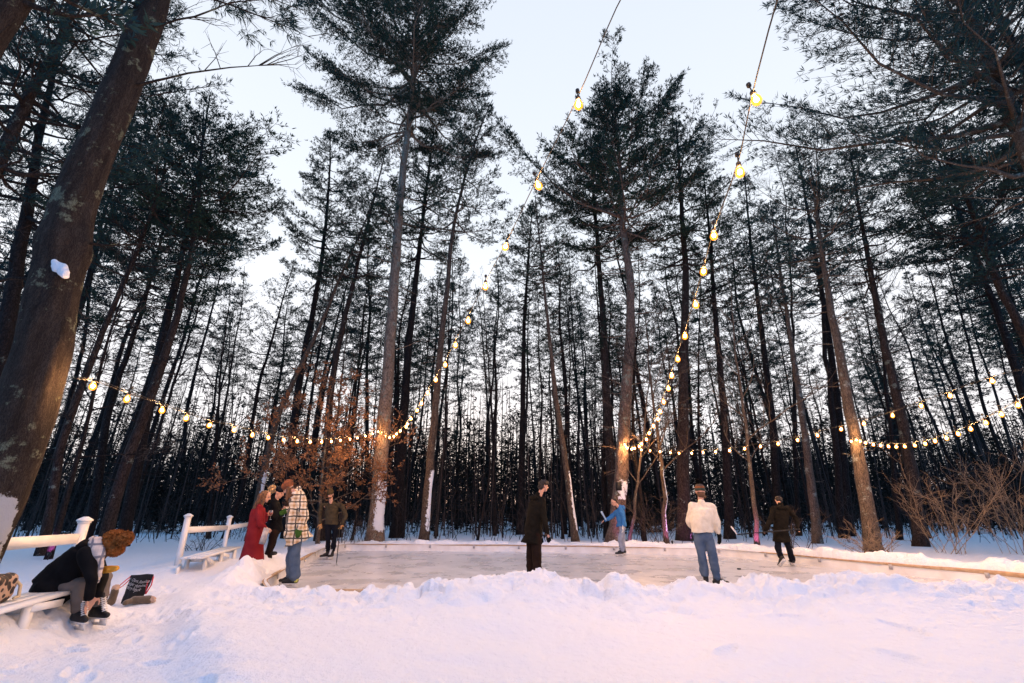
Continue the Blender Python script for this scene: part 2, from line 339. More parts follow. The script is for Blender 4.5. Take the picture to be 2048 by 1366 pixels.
def ground_h(x, y, detail=True):
    x = np.asarray(x, float); y = np.asarray(y, float)
    shp = np.broadcast(x, y).shape; x = np.broadcast_to(x, shp).copy(); y = np.broadcast_to(y, shp).copy()
    d = seg_d(x, y, RINK); r = np.hypot(x, y)
    base = .14 + .05*fbm(x*.25, y*.25, 4, 3) + sstep(17, 40, y)*.10*(fbm(x*.12, y*.12, 3, 8)+.3)
    # foreground shovelled plateau right of the path
    px = -2.55 + (4.2-y)*.72                                   # trench edge
    edge = x - px + .12*fbm(x*1.3, y*1.3, 3, 5)
    plate = sstep(-.2, .30, edge)*sstep(9.2, 7.0, y)*sstep(-3, 0, y)
    base = base + plate*(.10 + .05*fbm(x*.5, y*.5, 3, 11)) - .04*(1-plate)*sstep(9, 6, y)
    # front bank
    zc = np.interp(x, _cr[:, 0], _cr[:, 2]); yc = 7.05 + .12*fbm(x*.8, x*0+3, 3, 2)
    prof = np.where(y < yc, np.exp(-((yc-y)/1.15)**2), np.exp(-((y-yc)/.36)**2))
    win = sstep(-4.3, -3.2, x)*sstep(11.5, 9.2, x)
    z = base + np.maximum(zc - base, 0)*prof*win
    # side and far banks
    side = sstep(.02, .22+.35*(x < -3.5), d)*np.exp(-(np.clip(d-.42, 0, 9)/.42)**2)
    amp = .05 + .10*(vnoise(x*1.7, y*1.7, 21)) + .22*sstep(14, 9.5, y)*sstep(7.9, 9.4, y)*(x < 0) + .05*(y > 14)
    amp = amp + .12*(x > 7)*sstep(16, 12, y)
    notfront = 1 - win*sstep(8.0, 7.4, y)
    z = z + amp*side*notfront
    bank = np.clip(prof*win + side, 0, 1)
    if detail:
        near = np.clip(1.2 - r/22, .12, 1)
        lum = .13*lumps(x, y, .42, 31) + .08*lumps(x+3.1, y+1.7, .2, 41) + .04*lumps(x+5.1, y+2.7, .11, 47)
        z = z + bank*(lum - .03 + .035*fbm(x*5, y*5, 3, 14))*np.where(r > 12, .7, 1)
        z = z + .012*fbm(x*3.2, y*3.2, 3, 17) + (.035*fbm(x*.9, y*1.1, 3, 23) + .02*np.clip(lumps(x, y, .8, 131), 0, 1))*sstep(1.5, 3, r)*(r < 12) + (1-bank)*.022*np.clip(vnoise(x*2.3, y*2.3, 51)-.55, 0, 1)*2
        # trodden left side
        trod = sstep(.1, -.5, edge)*sstep(11, 8, y)
        z = z + trod*(.018*fbm(x*6, y*6, 3, 61))
        z = z + .035*np.exp(-((edge-.35)/.2)**2)*plate*(lumps(x, y, .3, 77))
    # the bump of snow piled under the near bench
    t_ = np.clip(((x+4.62)*-.3+(y-3.9)*.955)/2.67, 0, 1); db = np.hypot(x+4.62+.8*t_, y-3.9-2.55*t_)
    z = z + .34*np.exp(-(db/.30)**2)*(.8+.5*fbm(x*4, y*4, 3, 91)) - .075*np.exp(-((x+4.75)**2+(y-5.95)**2)/.5) + .1*np.exp(-((x+6.9)**2/.3 + (y-11)**2/3))
    z = z + (bank*facets(x, y, .30, 101)*.06 + bank*facets(x+7, y+3, .13, 111)*.035)*np.where(r > 12, .6, 1) if detail else z
    if detail:
        for (fx, fy, fa) in FEET:
            m_ = (np.abs(x-fx) < .3) & (np.abs(y-fy) < .3)
            if m_.any():
                u_ = (x[m_]-fx)*math.cos(fa)+(y[m_]-fy)*math.sin(fa); v_ = -(x[m_]-fx)*math.sin(fa)+(y[m_]-fy)*math.cos(fa); q_ = (u_/.15)**2+(v_/.06)**2
                z[m_] = z[m_] - .035*np.exp(-q_**2) + .012*np.exp(-(q_-1.9)**2)
    wall = sstep(.16, .05, d)
    z = np.where(d < .05, np.minimum(z, -.10), z*(1-wall) + np.minimum(z, .13)*wall)
    return z
def gh(x, y): return float(ground_h(np.array([float(x)]), np.array([float(y)]))[0])
# polar sheet centred under the camera: fine where the photograph looks, coarse elsewhere
def polar():
    th = np.concatenate([np.linspace(-58, 58, 760), np.linspace(58, 302, 90)[1:-1]]); th = np.radians(th)
    r = np.concatenate([[.05, .5, 1, 1.6, 2.1], np.geomspace(2.4, 22, 400), np.geomspace(22, 200, 90)[1:]])
    T, Q = np.meshgrid(th, r); X = Q*np.sin(T); Y = Q*np.cos(T)
    Z = ground_h(X, Y); Z = np.where(Q < 2.3, Z.mean()*0 + ground_h(X*0, X*0+2.3, False), Z)
    n, k = X.shape; mb = MB(); i = np.arange(n-1)[:, None]*k; j = np.arange(k)[None]; j2 = (j+1) % k
    q = np.stack([i+j, i+j2, i+k+j2, i+k+j], -1).reshape(-1, 4)
    mb.add(np.stack([X, Y, Z], -1), q); return mb
g = polar().build('snowy_ground', M['snow'], smooth=True); tag(g, kind='structure')
# ice sheet
mi = bpy.data.materials.new('ice'); mi.use_nodes = True; n = mi.node_tree.nodes; l = mi.node_tree.links; b = n['Principled BSDF']
t = n.new('ShaderNodeTexCoord')
def nz(sc, stx, det=8, rot=0):
    m0 = n.new('ShaderNodeMapping'); m0.inputs['Rotation'].default_value = (0, 0, rot); l.new(t.outputs['Object'], m0.inputs[0]); mp = n.new('ShaderNodeMapping'); mp.inputs['Scale'].default_value = stx; l.new(m0.outputs[0], mp.inputs[0])
    a = n.new('ShaderNodeTexNoise'); a.inputs['Scale'].default_value = sc; a.inputs['Detail'].default_value = det; a.inputs['Roughness'].default_value = .65; l.new(mp.outputs[0], a.inputs[0]); return a.outputs[0]
def mth(op, *a):
    q = n.new('ShaderNodeMath'); q.operation = op
    for i, v in enumerate(a):
        if isinstance(v, (int, float)): q.inputs[i].default_value = v
        else: l.new(v, q.inputs[i])
    return q.outputs[0]
s1 = nz(2.6, (1, 1.3, 1), 10, .3); s2 = nz(9, (.35, 2.6, 1), 6, -.6); s3 = nz(.8, (1, 1, 1), 5); s4 = mth('MAXIMUM', nz(12, (.10, 2.4, 1), 4, 1.1), mth('MAXIMUM', nz(11, (.10, 2.2, 1), 4, -.9), nz(11, (.10, 2.2, 1), 4, .3)))
v = mth('ADD', mth('MULTIPLY', s1, .28), mth('MULTIPLY', s3, .55)); v = mth('ADD', v, mth('MULTIPLY', s2, .14))
r_ = n.new('ShaderNodeValToRGB'); l.new(v, r_.inputs[0]); r_.color_ramp.elements[0].position = .42; r_.color_ramp.elements[1].position = .58
r_.color_ramp.elements[0].color = (.46, .46, .47, 1); r_.color_ramp.elements[1].color = (.70, .69, .70, 1)
sc_ = n.new('ShaderNodeValToRGB'); l.new(s4, sc_.inputs[0]); sc_.color_ramp.elements[0].position = .62; sc_.color_ramp.elements[1].position = .67
mx = n.new('ShaderNodeMix'); mx.data_type = 'RGBA'; l.new(mth('MULTIPLY', sc_.outputs[0], .45), mx.inputs[0]); l.new(r_.outputs[0], mx.inputs[6]); mx.inputs[7].default_value = (.8, .8, .82, 1)
l.new(mx.outputs[2], b.inputs['Base Color'])
l.new(mth('ADD', mth('MULTIPLY', s3, .25), .16), b.inputs['Roughness']); b.inputs['Specular IOR Level'].default_value = .5
bp = n.new('ShaderNodeBump'); bp.inputs['Strength'].default_value = .05; bp.inputs['Distance'].default_value = .01; l.new(mth('ADD', s2, s4), bp.inputs['Height']); l.new(bp.outputs[0], b.inputs['Normal'])
cx, cy = RINK.mean(0)
mb = MB(); V = [(cx, cy, 0)] + [(*p, 0) for p in RINK]; N = len(RINK)
mb.add(V, t=[(0, 1+(i+1) % N, 1+i) for i in range(N)])
ice = mb.build('ice', mi); tag(ice, kind='structure')
# boards with white liner draped over, clips
def resample(P, step):
    P = np.asarray(P, float); out = []
    for a, b in zip(P[:-1], P[1:]):
        m = max(1, int(np.linalg.norm(b-a)/step)); out += [a+(b-a)*k/m for k in range(m)]
    return np.array(out+[P[-1]])
# smooth line, all the way round
rs = resample(np.vstack([RINK, RINK[:1]]), .12)[:-1]
sm = rs.copy()
for _ in range(4): sm = (np.roll(sm, 1, 0)+sm*2+np.roll(sm, -1, 0))/4
tn = unit(np.roll(sm, -1, 0)-np.roll(sm, 1, 0)); nr = np.stack([-tn[:, 1], tn[:, 0]], 1)
if ((sm-[cx, cy])*nr).sum() < 0: nr = -nr
rb = empty('rink_border', (cx, cy, 0), 'low board wall round the ice rink, lined with white sheeting and buried in snow outside', 'rink border')
k = len(sm); u = np.arange(k)*.12
hgt = .205 + .012*fbm(u*1.1, u*0, 3, 4)
prof = [(-.015, -.01), (.0, .10), (.008, 1.0), (.02, 1.06), (.05, 1.03), (.062, .80)]
L = []
for (o, hh) in prof:
    wob = .012*fbm(u*2.5+o*90, u*0+o*30, 3, 9)
    L.append(np.column_stack([sm + nr*(o+wob)[:, None], hgt*hh + .0*u]))
L = np.array(L); m_ = len(prof); mb = MB()
i = np.arange(m_-1)[:, None]*k; j = np.arange(k)[None]; j2 = (j+1) % k
mb.add(L.reshape(-1, 3), np.stack([i+j, i+j2, i+k+j2, i+k+j], -1).reshape(-1, 4)); mb.build('liner', M['liner'], rb, smooth=True)
mb = MB()   # ragged tan edge of the boards showing over the liner
tw = np.clip(fbm(u*.55, u*0+2, 3, 33)*1.6+.55, 0, 1); tw = np.where((sm[:, 1] > 14.5), tw*.55, tw); tw = np.where((sm[:, 0] > 6.5) & (sm[:, 1] < 14.5), .45+tw*.7, tw)
ra = []
for (o, z) in ((.0, -.035), (-.004, 0), (.03, .022), (.075, .0), (.085, -.05)):
    ra.append(np.column_stack([sm + nr*(o*1.0 - .006), hgt*1.05 + z*tw*1.2 + (tw-1)*.02 + .003]))
ra = np.array(ra); m_ = 5; i = np.arange(m_-1)[:, None]*k
mb.add(ra.reshape(-1, 3), np.stack([i+j, i+j2, i+k+j2, i+k+j], -1).reshape(-1, 4)); mb.build('board_edge', M['wood'], rb, smooth=True)
for a in range(4, k, 13):
    p = sm[a]; q = nr[a]
    if p[1] > 8.3:
        mb = MB(); tt = np.array([tn[a][0], tn[a][1], 0]); nn = np.array([q[0], q[1], 0])
        mb.box((p[0]-q[0]*.014, p[1]-q[1]*.014, .15), (.07, .012, .10), np.stack([tt, nn, [0, 0, 1]], 1)); mb.build('clip', M['tape'], rb)

# ---------------------------------------------------------------- trees
def interp_path(W, t):
    W = np.asarray(W, float); s_ = np.concatenate([[0], np.cumsum(np.linalg.norm(np.diff(W, axis=0), axis=1))]); s_ /= s_[-1]
    return np.stack([np.interp(t, s_, W[:, i]) for i in range(3)], -1)
def pine(W, r0, cs=.45, CR=3.5, dens=1., tuft=.20, tw=.022, dead=1., nt_=4, top_r=.2, level=.5, rtop=.12, sides=9, up0=4, azbias=None, seed=None, lop=.35):
    """W = trunk way points. returns MB of trunk with limbs, MB of crown foliage"""
    global rng
    if seed is not None: rng = np.random.default_rng(seed)
    tr = MB(); cw = MB(); W = np.asarray(W, float); H = np.linalg.norm(np.diff(W, axis=0), axis=1).sum()
    t = np.linspace(0, 1, 34); P = interp_path(W, t)
    for _ in range(2): P[1:-1] = (P[:-2]+2*P[1:-1]+P[2:])/4
    P[1:-1, :2] += rng.normal(size=(32, 2))*r0*.05
    rr = r0*(1-(1-rtop)*t**1.05); rr = rr*(1+.35*np.exp(-t*H/.35)); tr.tube(P, rr, sides, wob=.03)
    pt = lambda q: np.array([np.interp(q, t, P[:, i]) for i in range(3)])
    rad = lambda q: float(np.interp(q, t, rr))
    nd = int(dead*H*1.5)
    for a in range(nd):
        q = rng.uniform(.12, cs+.12); L = rng.uniform(.3, 1.0)*(.6+1.6*q)*(CR/3.2); az = rng.uniform(0, 6.28); d = np.array([math.cos(az), math.sin(az), rng.uniform(-.25, .25)])
        p = pt(q); m = p + d*L*.5 + [0, 0, L*.03]; e = p + d*L + np.array([0, 0, rng.uniform(-.1, .2)*L])
        tr.tube([p, m, e], [.012+.009*L, .009+.005*L, .004], 4, caps=False)
        ns = rng.integers(1, 5); s0 = m + (e-m)*rng.uniform(0, .9, (ns, 1)); dd = unit(d + rng.normal(size=(ns, 3))*.6)
        tr.sticks(s0, s0 + dd*L*rng.uniform(.2, .45, (ns, 1)), .006, .003)
    z = cs; az0 = rng.uniform(0, 6.28); SP = []; SD = []; SL = []; s0s = []; s1s = []
    gaps = rng.uniform(0, 1, 12)
    while z < .985:
        rel = (z-cs)/(1-cs); prof = (math.sin(math.pi*min(1, rel*.72+.26))**.75)*(1-.15*rel)
        if rel > .62: prof *= (1-rel)/.38*(1-top_r)+top_r
        nb = rng.integers(2, 5); layer = .55+.75*gaps[int(rel*11.9)]
        for a in range(nb):
            az0 += 2.4 + rng.normal()*.3; L = CR*prof*rng.uniform(.55, 1.12)*layer**.5
            if rng.uniform() < .12 and rel < .7: L *= 1.35
            if azbias is not None: L *= 1+lop*math.cos(az0-azbias)
            d = np.array([math.cos(az0), math.sin(az0), 0]); el = R(up0 + rel*38 + rng.normal()*8)
            p = pt(z); n_ = 6; tt = np.linspace(0, 1, n_)[:, None]
            side = np.array([-d[1], d[0], 0])*rng.normal()*.12
            B = p + d*L*tt*math.cos(el) + np.array([0, 0, 1])*(L*tt*math.sin(el) + L*.14*tt**2.2 - L*.10*np.sin(tt*math.pi)) + side*L*tt**2
            B[1:-1] += rng.normal(size=(n_-2, 3))*L*.02
            tr.tube(B, np.linspace(.3*rad(z)+.008*L, .006, n_)*np.array([1, .8, .7, .7, .8, 1]), 5, caps=False)
            ns = max(4, int(L*6.5*dens)); q = np.sort(rng.uniform(.22, 1, ns)); bp_ = np.stack([np.interp(q*(n_-1), np.arange(n_), B[:, i]) for i in range(3)], -1)
            sg = np.where(np.arange(ns) % 2, 1., -1.)[:, None]; lat = np.array([-d[1], d[0], 0])
            sd_ = unit(d*.8 + lat*sg*rng.uniform(.5, 1.1, (ns, 1)) + np.array([0, 0, 1])*rng.uniform(.0, .45, (ns, 1)))
            sl = (.28 + (1-q)*.5)*L*.42*rng.uniform(.6, 1.2, ns) + .12
            s0s.append(bp_); s1s.append(bp_+sd_*sl[:, None])
            m = max(2, int(3+L*.5)); f = np.linspace(.3, 1.0, m)
            SP.append((bp_[:, None]+sd_[:, None]*(sl[:, None]*f[None])[..., None] + rng.normal(size=(ns, m, 3))*.05).reshape(-1, 3)); SD.append(np.repeat(sd_, m, 0))
            SP.append(B[-1:]); SD.append(unit(B[-1:]-B[-2:-1]))
        z += level/H*rng.uniform(.6, 1.3)
    s0s = np.concatenate(s0s); s1s = np.concatenate(s1s); tr.sticks(s0s, s1s, .010, .004)
    SP = np.concatenate(SP); SD = np.concatenate(SD); SD = SD*.7+np.array([0, 0, .45])
    cw.tufts(SP, SD, tuft, tw, nt_, .62)
    return tr, cw
def bare(W, r0, cs=.35, BL=3., nb=26, seed=None, up=45, twig=1., leaves=None):
    """leafless broadleaf: trunk with forking limbs in one MB, fine twigs in another"""
    global rng
    if seed is not None: rng = np.random.default_rng(seed)
    tr = MB(); cw = MB(); W = np.asarray(W, float); H = np.linalg.norm(np.diff(W, axis=0), axis=1).sum()
    t = np.linspace(0, 1, 24); P = interp_path(W, t)
    for _ in range(2): P[1:-1] = (P[:-2]+2*P[1:-1]+P[2:])/4
    P[1:-1, :2] += rng.normal(size=(22, 2))*min(.05, r0*.25)
    rr = r0*(1-.93*t**.9)*(1+.3*np.exp(-t*H/.3)); tr.tube(P, rr, 7)
    def limb(p, d, L, r, lv):
        n_ = 5; B = [p]
        for a in range(n_):
            d = unit(d + rng.normal(size=3)*.13 + [0, 0, .07]); B.append(B[-1]+d*L/n_)
        B = np.array(B); (tr if lv < 2 else cw).tube(B, np.linspace(r, r*.3, n_+1), 4 if lv < 2 else 3, caps=False)
        if lv < 2:
            for a in range(int(3+L*1.1)):
                q = rng.uniform(.25, .98)*n_; i0 = int(q); s_ = B[i0]+(B[i0+1]-B[i0])*(q-i0)
                limb(s_, unit(d + rng.normal(size=3)*.65 + [0, 0, .15]), L*rng.uniform(.3, .55), r*.45, lv+1)
        else:
            ns = int(5*twig); q = rng.uniform(.2, 1, ns)*n_; i0 = np.minimum(q.astype(int), n_-1); s_ = B[i0]+(B[i0+1]-B[i0])*(q-i0)[:, None]
            dd = unit(unit(B[-1]-B[0]) + rng.normal(size=(ns, 3))*.6); e_ = s_+dd*L*rng.uniform(.25, .6, (ns, 1)); cw.sticks(s_, e_, .005, .0025)
            if leaves is not None:
                for f in (.3, .65, 1.): leaves.append(s_+(e_-s_)*f)
    for a in range(nb):
        q = cs + (1-cs)*(a+rng.uniform())/nb*.97; az = a*2.4+rng.normal()*.4; e = R(up*rng.uniform(.4, 1.3)); p = np.array([np.interp(q, t, P[:, i]) for i in range(3)])
        d = np.array([math.cos(az)*math.cos(e), math.sin(az)*math.cos(e), math.sin(e)]); L = BL*(1.1-.75*(q-cs)/(1-cs))*rng.uniform(.6, 1.15)
        limb(p, d, L, float(np.interp(q, t, rr))*.42+.004, 0)
    return tr, cw
def tree_obj(name, tr, cw, mt, mc, loc, label, cat, group=None, crown='crown'):
    o = empty(name, loc, label, cat, group); a = tr.build('trunk', mt, o, smooth=True); b = cw.build(crown, mc, o); return o
def WP(pts, y, base=None, bend=0):
    out = []
    for i, p in enumerate(pts):
        out.append(aty(p[0], p[1], y + (p[2] if len(p) > 2 else 0)))
    out = np.array(out); z = gh(out[0][0], out[0][1]); 
    if out[0][2] > z-.1:
        out = np.vstack([[out[0][0]-(out[1][0]-out[0][0])*.05, out[0][1], z-.15], out])
    else: out[0][2] = z-.15
    return out
def root_of(W):
    return (W[0][0], W[0][1], gh(W[0][0], W[0][1]))
GP = 'tall pines round the rink'; GB = 'leafless trees and saplings at the rink'
HERO = [
 # name, waypoints px, depth, r0, cs, CR, dens, tuft, bark, foliage, label, extra
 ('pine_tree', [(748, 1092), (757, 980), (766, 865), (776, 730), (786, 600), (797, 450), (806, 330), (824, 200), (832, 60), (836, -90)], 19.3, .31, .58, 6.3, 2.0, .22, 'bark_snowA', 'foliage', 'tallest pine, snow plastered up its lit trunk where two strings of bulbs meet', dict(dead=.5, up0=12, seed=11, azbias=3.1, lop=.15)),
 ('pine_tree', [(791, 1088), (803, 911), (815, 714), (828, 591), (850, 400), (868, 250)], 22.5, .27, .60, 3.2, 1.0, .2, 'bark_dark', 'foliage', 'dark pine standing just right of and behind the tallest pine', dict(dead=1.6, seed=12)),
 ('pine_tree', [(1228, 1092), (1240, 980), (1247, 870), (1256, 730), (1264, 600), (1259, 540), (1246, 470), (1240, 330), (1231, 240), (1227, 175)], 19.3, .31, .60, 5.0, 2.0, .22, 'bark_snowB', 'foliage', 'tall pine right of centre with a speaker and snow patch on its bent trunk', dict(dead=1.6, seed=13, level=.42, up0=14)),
 ('pine_tree', [(1232, 1085), (1217, 870), (1207, 650), (1196, 500), (1188, 400), (1180, 260)], 22.5, .27, .58, 3.6, 1.2, .2, 'bark', 'foliage', 'dark pine leaning left close behind the pine with the snow patch', dict(dead=1.6, seed=14)),
 ('pine_tree', [(1370, 1090), (1367, 950), (1366, 750), (1372, 550), (1362, 400), (1352, 240)], 21, .30, .58, 3.8, 1.2, .2, 'bark', 'foliage', 'stout dark pine behind the skater in the cream fleece', dict(dead=1.6, seed=15)),
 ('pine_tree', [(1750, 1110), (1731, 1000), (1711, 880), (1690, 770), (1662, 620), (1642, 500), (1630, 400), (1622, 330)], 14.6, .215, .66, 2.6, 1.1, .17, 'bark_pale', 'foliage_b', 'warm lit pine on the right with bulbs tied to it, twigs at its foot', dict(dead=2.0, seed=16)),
 ('pine_tree', [(1842, 1092), (1821, 920), (1795, 800), (1772, 700), (1742, 550), (1715, 400), (1700, 300)], 17.5, .22, .60, 3.4, 1.1, .19, 'bark', 'foliage_b', 'dark pine between the lit right pine and the big bare shrub', dict(dead=1.6, seed=17)),
 ('pine_tree', [(1636, 1092), (1620, 950), (1600, 800), (1585, 700), (1560, 540), (1540, 400)], 19, .17, .62, 2.2, 1.0, .18, 'bark_pale', 'foliage_b', 'slim pale trunked pine right of the skater in black', dict(dead=1.6, seed=18)),
 ('pine_tree', [(2330, 1130), (2230, 800), (2130, 500), (2048, 287), (2012, 185), (1963, 82), (1920, -10), (1870, -120)], 10.5, .38, .50, 5.2, 1.2, .24, 'bark_pale', 'foliage_b', 'huge pine in the top right corner whose boughs hang over the sky', dict(dead=.8, seed=19, azbias=3.3, lop=.35, nt_=5)),
 ('pine_tree', [(2440, 1120), (2250, 600), (2120, 300), (2048, 135), (1992, 20), (1930, -110)], 11.5, .34, .5, 3.6, 1.0, .24, 'bark', 'foliage_b', 'second huge pine at the right edge, just behind the overhanging one', dict(dead=.8, seed=20, azbias=3.3)),
 ('pine_tree', [(2170, 1110), (2100, 800), (2048, 660), (2010, 600), (1975, 520), (1950, 430), (1905, 340), (1850, 240)], 15.5, .22, .55, 3.6, 1.2, .2, 'bark', 'foliage_b', 'pine at the right edge leaning inward below the overhanging boughs', dict(dead=1.2, seed=21)),
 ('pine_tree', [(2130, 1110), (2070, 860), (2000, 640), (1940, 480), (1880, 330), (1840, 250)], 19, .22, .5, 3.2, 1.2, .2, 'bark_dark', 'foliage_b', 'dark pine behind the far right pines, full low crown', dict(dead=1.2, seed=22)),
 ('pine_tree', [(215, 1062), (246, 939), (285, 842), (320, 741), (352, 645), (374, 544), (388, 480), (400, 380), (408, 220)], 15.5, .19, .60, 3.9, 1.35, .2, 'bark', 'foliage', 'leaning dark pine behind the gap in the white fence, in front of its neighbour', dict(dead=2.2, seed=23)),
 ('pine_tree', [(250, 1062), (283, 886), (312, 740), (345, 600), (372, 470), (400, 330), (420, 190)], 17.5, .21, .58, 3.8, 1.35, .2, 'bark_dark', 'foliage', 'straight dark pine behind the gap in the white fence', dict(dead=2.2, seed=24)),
 ('pine_tree', [(97, 1060), (118, 895), (167, 763), (228, 610), (275, 500), (320, 380), (350, 230)], 14, .13, .55, 3.2, 1.3, .18, 'bark', 'foliage_b', 'slim pine right of the huge near trunk with a purple lit foot', dict(dead=2.4, seed=25)),
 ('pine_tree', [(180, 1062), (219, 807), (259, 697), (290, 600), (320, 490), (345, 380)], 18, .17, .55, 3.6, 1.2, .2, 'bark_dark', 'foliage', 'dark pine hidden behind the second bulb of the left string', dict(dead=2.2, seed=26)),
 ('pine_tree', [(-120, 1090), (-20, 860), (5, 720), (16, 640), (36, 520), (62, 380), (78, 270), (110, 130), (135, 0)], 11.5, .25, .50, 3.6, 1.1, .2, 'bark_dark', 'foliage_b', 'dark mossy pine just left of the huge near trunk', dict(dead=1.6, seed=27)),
 ('pine_tree', [(-480, 1130), (-250, 800), (-90, 500), (0, 322), (50, 205), (85, 150), (118, 90), (158, -10), (200, -140)], 9.0, .26, .5, 3.9, 1.1, .22, 'bark', 'foliage_b', 'mossy dark pine crossing the top left corner behind the near trunk', dict(dead=1.0, seed=28)),
 ('pine_tree', [(573, 1080), (583, 898), (599, 755), (624, 632), (640, 550), (654, 430), (660, 330), (660, 255)], 22, .22, .55, 3.0, 1.1, .2, 'bark_dark', 'foliage', 'dark pine left of the orange leaved beech', dict(dead=1.8, seed=29)),
 ('pine_tree', [(500, 1075), (549, 845), (594, 747), (637, 660), (682, 550), (732, 440), (762, 370)], 20, .16, .66, 2.0, .9, .18, 'bark_snowC', 'foliage', 'slender snow flecked pine leaning right across its neighbours above the beech', dict(dead=1.8, seed=30)),
 ('pine_tree', [(640, 1075), (655, 870), (661, 780), (681, 673), (710, 550), (735, 450), (755, 370), (772, 300)], 20.5, .20, .60, 2.7, 1.0, .19, 'bark', 'foliage', 'reddish pine rising behind the top of the beech', dict(dead=1.6, seed=31)),
 ('pine_tree', [(846, 1092), (857, 960), (872, 800), (884, 660), (897, 550), (903, 470), (930, 350), (962, 250), (985, 200)], 19.6, .19, .62, 3.1, 1.2, .2, 'bark_snowC', 'foliage', 'curving pine right of the tallest one with snow streaks low on its lit trunk', dict(dead=2.2, seed=32)),
 ('pine_tree', [(1152, 1092), (1128, 900), (1112, 800), (1096, 650), (1087, 560), (1078, 470), (1070, 390)], 19.8, .15, .70, 2.2, .9, .18, 'bark_snowC', 'foliage', 'slim leaning pine between the dark coated skater and the blue jacketed one', dict(dead=1.8, seed=33)),
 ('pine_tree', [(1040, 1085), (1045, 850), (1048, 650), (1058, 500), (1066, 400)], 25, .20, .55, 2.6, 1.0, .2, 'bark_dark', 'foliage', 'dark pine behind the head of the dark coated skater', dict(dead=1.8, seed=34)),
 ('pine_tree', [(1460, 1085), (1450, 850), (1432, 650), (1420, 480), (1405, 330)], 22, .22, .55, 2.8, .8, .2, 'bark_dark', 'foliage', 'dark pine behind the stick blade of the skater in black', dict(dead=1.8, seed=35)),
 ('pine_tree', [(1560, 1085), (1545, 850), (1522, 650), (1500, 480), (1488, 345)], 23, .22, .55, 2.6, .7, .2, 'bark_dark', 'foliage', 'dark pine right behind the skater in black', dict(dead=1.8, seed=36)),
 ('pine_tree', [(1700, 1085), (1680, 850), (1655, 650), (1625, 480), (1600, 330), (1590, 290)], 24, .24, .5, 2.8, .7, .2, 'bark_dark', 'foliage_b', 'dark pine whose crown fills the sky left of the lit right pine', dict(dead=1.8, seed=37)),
]
HO = []
for (nm, pts, y, r0, cs, CR, dens, tf, bk, fo, lab, ex) in HERO:
    W_ = WP(pts, y)
    ex = dict(ex); ex['nt_'] = 7 if y < 12 else 5; tr, cw = pine(W_, r0, cs, CR, dens, tf, tf*(.05 if y < 12 else .085), **ex)
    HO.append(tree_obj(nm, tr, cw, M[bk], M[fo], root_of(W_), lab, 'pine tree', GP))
# the huge near trunk on the left
W_ = np.array([aty(a, b, 5.0) for a, b in ((-20, 1000), (33, 880), (64, 780), (87, 700), (104, 600), (120, 540), (140, 430), (178, 330), (222, 230), (262, 130), (300, 30), (330, -80), (380, -260), (400, -420))])
W_ = np.vstack([[W_[0][0]-.22, 5.0, -.15], [W_[0][0]-.12, 5.0, .55], W_])
rng = np.random.default_rng(3)
t_ = np.linspace(0, 1, 120); P_ = interp_path(W_, t_)
for _ in range(6): P_[1:-1] = (P_[:-2]+2*P_[1:-1]+P_[2:])/4
hz = P_[:, 2]
rr_ = np.interp(hz, [-.2, .3, 1, 2, 3.2, 4.2, 4.45, 4.8, 5.6, 6.5, 8.5, 12, 18], [.42, .33, .285, .262, .25, .238, .275, .235, .222, .213, .20, .16, .05])
mb = MB(); k_ = 40; th_ = np.arange(k_)*2*math.pi/k_
V_ = []
for p, r in zip(P_, rr_):
    for th in th_:
        nn = fbm(np.array([th*3.2+20*(th > 6)]), np.array([p[2]*1.6]), 5, 70)[0]; 
        V_.append((p[0]+math.cos(th)*r*(1+.13*nn), p[1]+math.sin(th)*r*(1+.13*nn), p[2]+.02*nn))
n_ = len(P_); i = np.arange(n_-1)[:, None]*k_; j = np.arange(k_)[None]; j2 = (j+1) % k_
mb.add(V_, np.stack([i+j, i+j2, i+k_+j2, i+k_+j], -1).reshape(-1, 4))
big = empty('pine_tree', (W_[0][0], 5.0, gh(W_[0][0], 5.0)), 'huge near trunk on the left edge with flaky lichened bark, snow packed round its foot', 'pine tree', GP)
cw = MB(); SP = []; SD = []
def bough(mbT, p, d, L, r, n_=7, sag=0., subs=10, fol=True):
    B = [np.array(p, float)]; d = unit(d)
    for a in range(n_): d = unit(d + rng.normal(size=3)*.10 + [0, 0, sag]); B.append(B[-1]+d*L/n_)
    B = np.array(B); mbT.tube(B, np.linspace(r, .004, n_+1), 6, caps=False)
    for a in range(subs):
        q = rng.uniform(.2, 1)*n_; i0 = min(int(q), n_-1); s_ = B[i0]+(B[i0+1]-B[i0])*(q-i0); dd = unit(unit(B[-1]-B[0])+rng.normal(size=3)*.6); sl = L*rng.uniform(.12, .35)
        e_ = s_+dd*sl; m_ = (s_+e_)/2+rng.normal(size=3)*sl*.05; mbT.tube([s_, m_, e_], [r*.25+.002, r*.15+.002, .002], 3, caps=False)
        for b_ in range(4):
            f = rng.uniform(.3, 1); s2 = s_+(e_-s_)*f; e2 = s2+unit(dd+rng.normal(size=3)*.7)*sl*.4; mbT.sticks([s2], [e2], .003, .0015)
            if fol: SP.append(e2); SD.append(dd)
pr = lambda z: np.array([np.interp(z, hz, P_[:, 0]), 5.0, z])
for z, az, el, L in ((7.2, .2, 10, 2.4), (8.4, -.3, 12, 2.2), (6.2, 2.6, 5, 1.6), (4.0, 3.3, 6, 1.5), (4.55, .15, 4, .9), (9.5, .3, 15, 2.4), (10.6, -.5, 20, 2.6)):
    bough(mb, pr(z), (math.cos(R(el))*math.cos(az), math.cos(R(el))*math.sin(az), math.sin(R(el))), L, .022, subs=9, fol=z > 9)
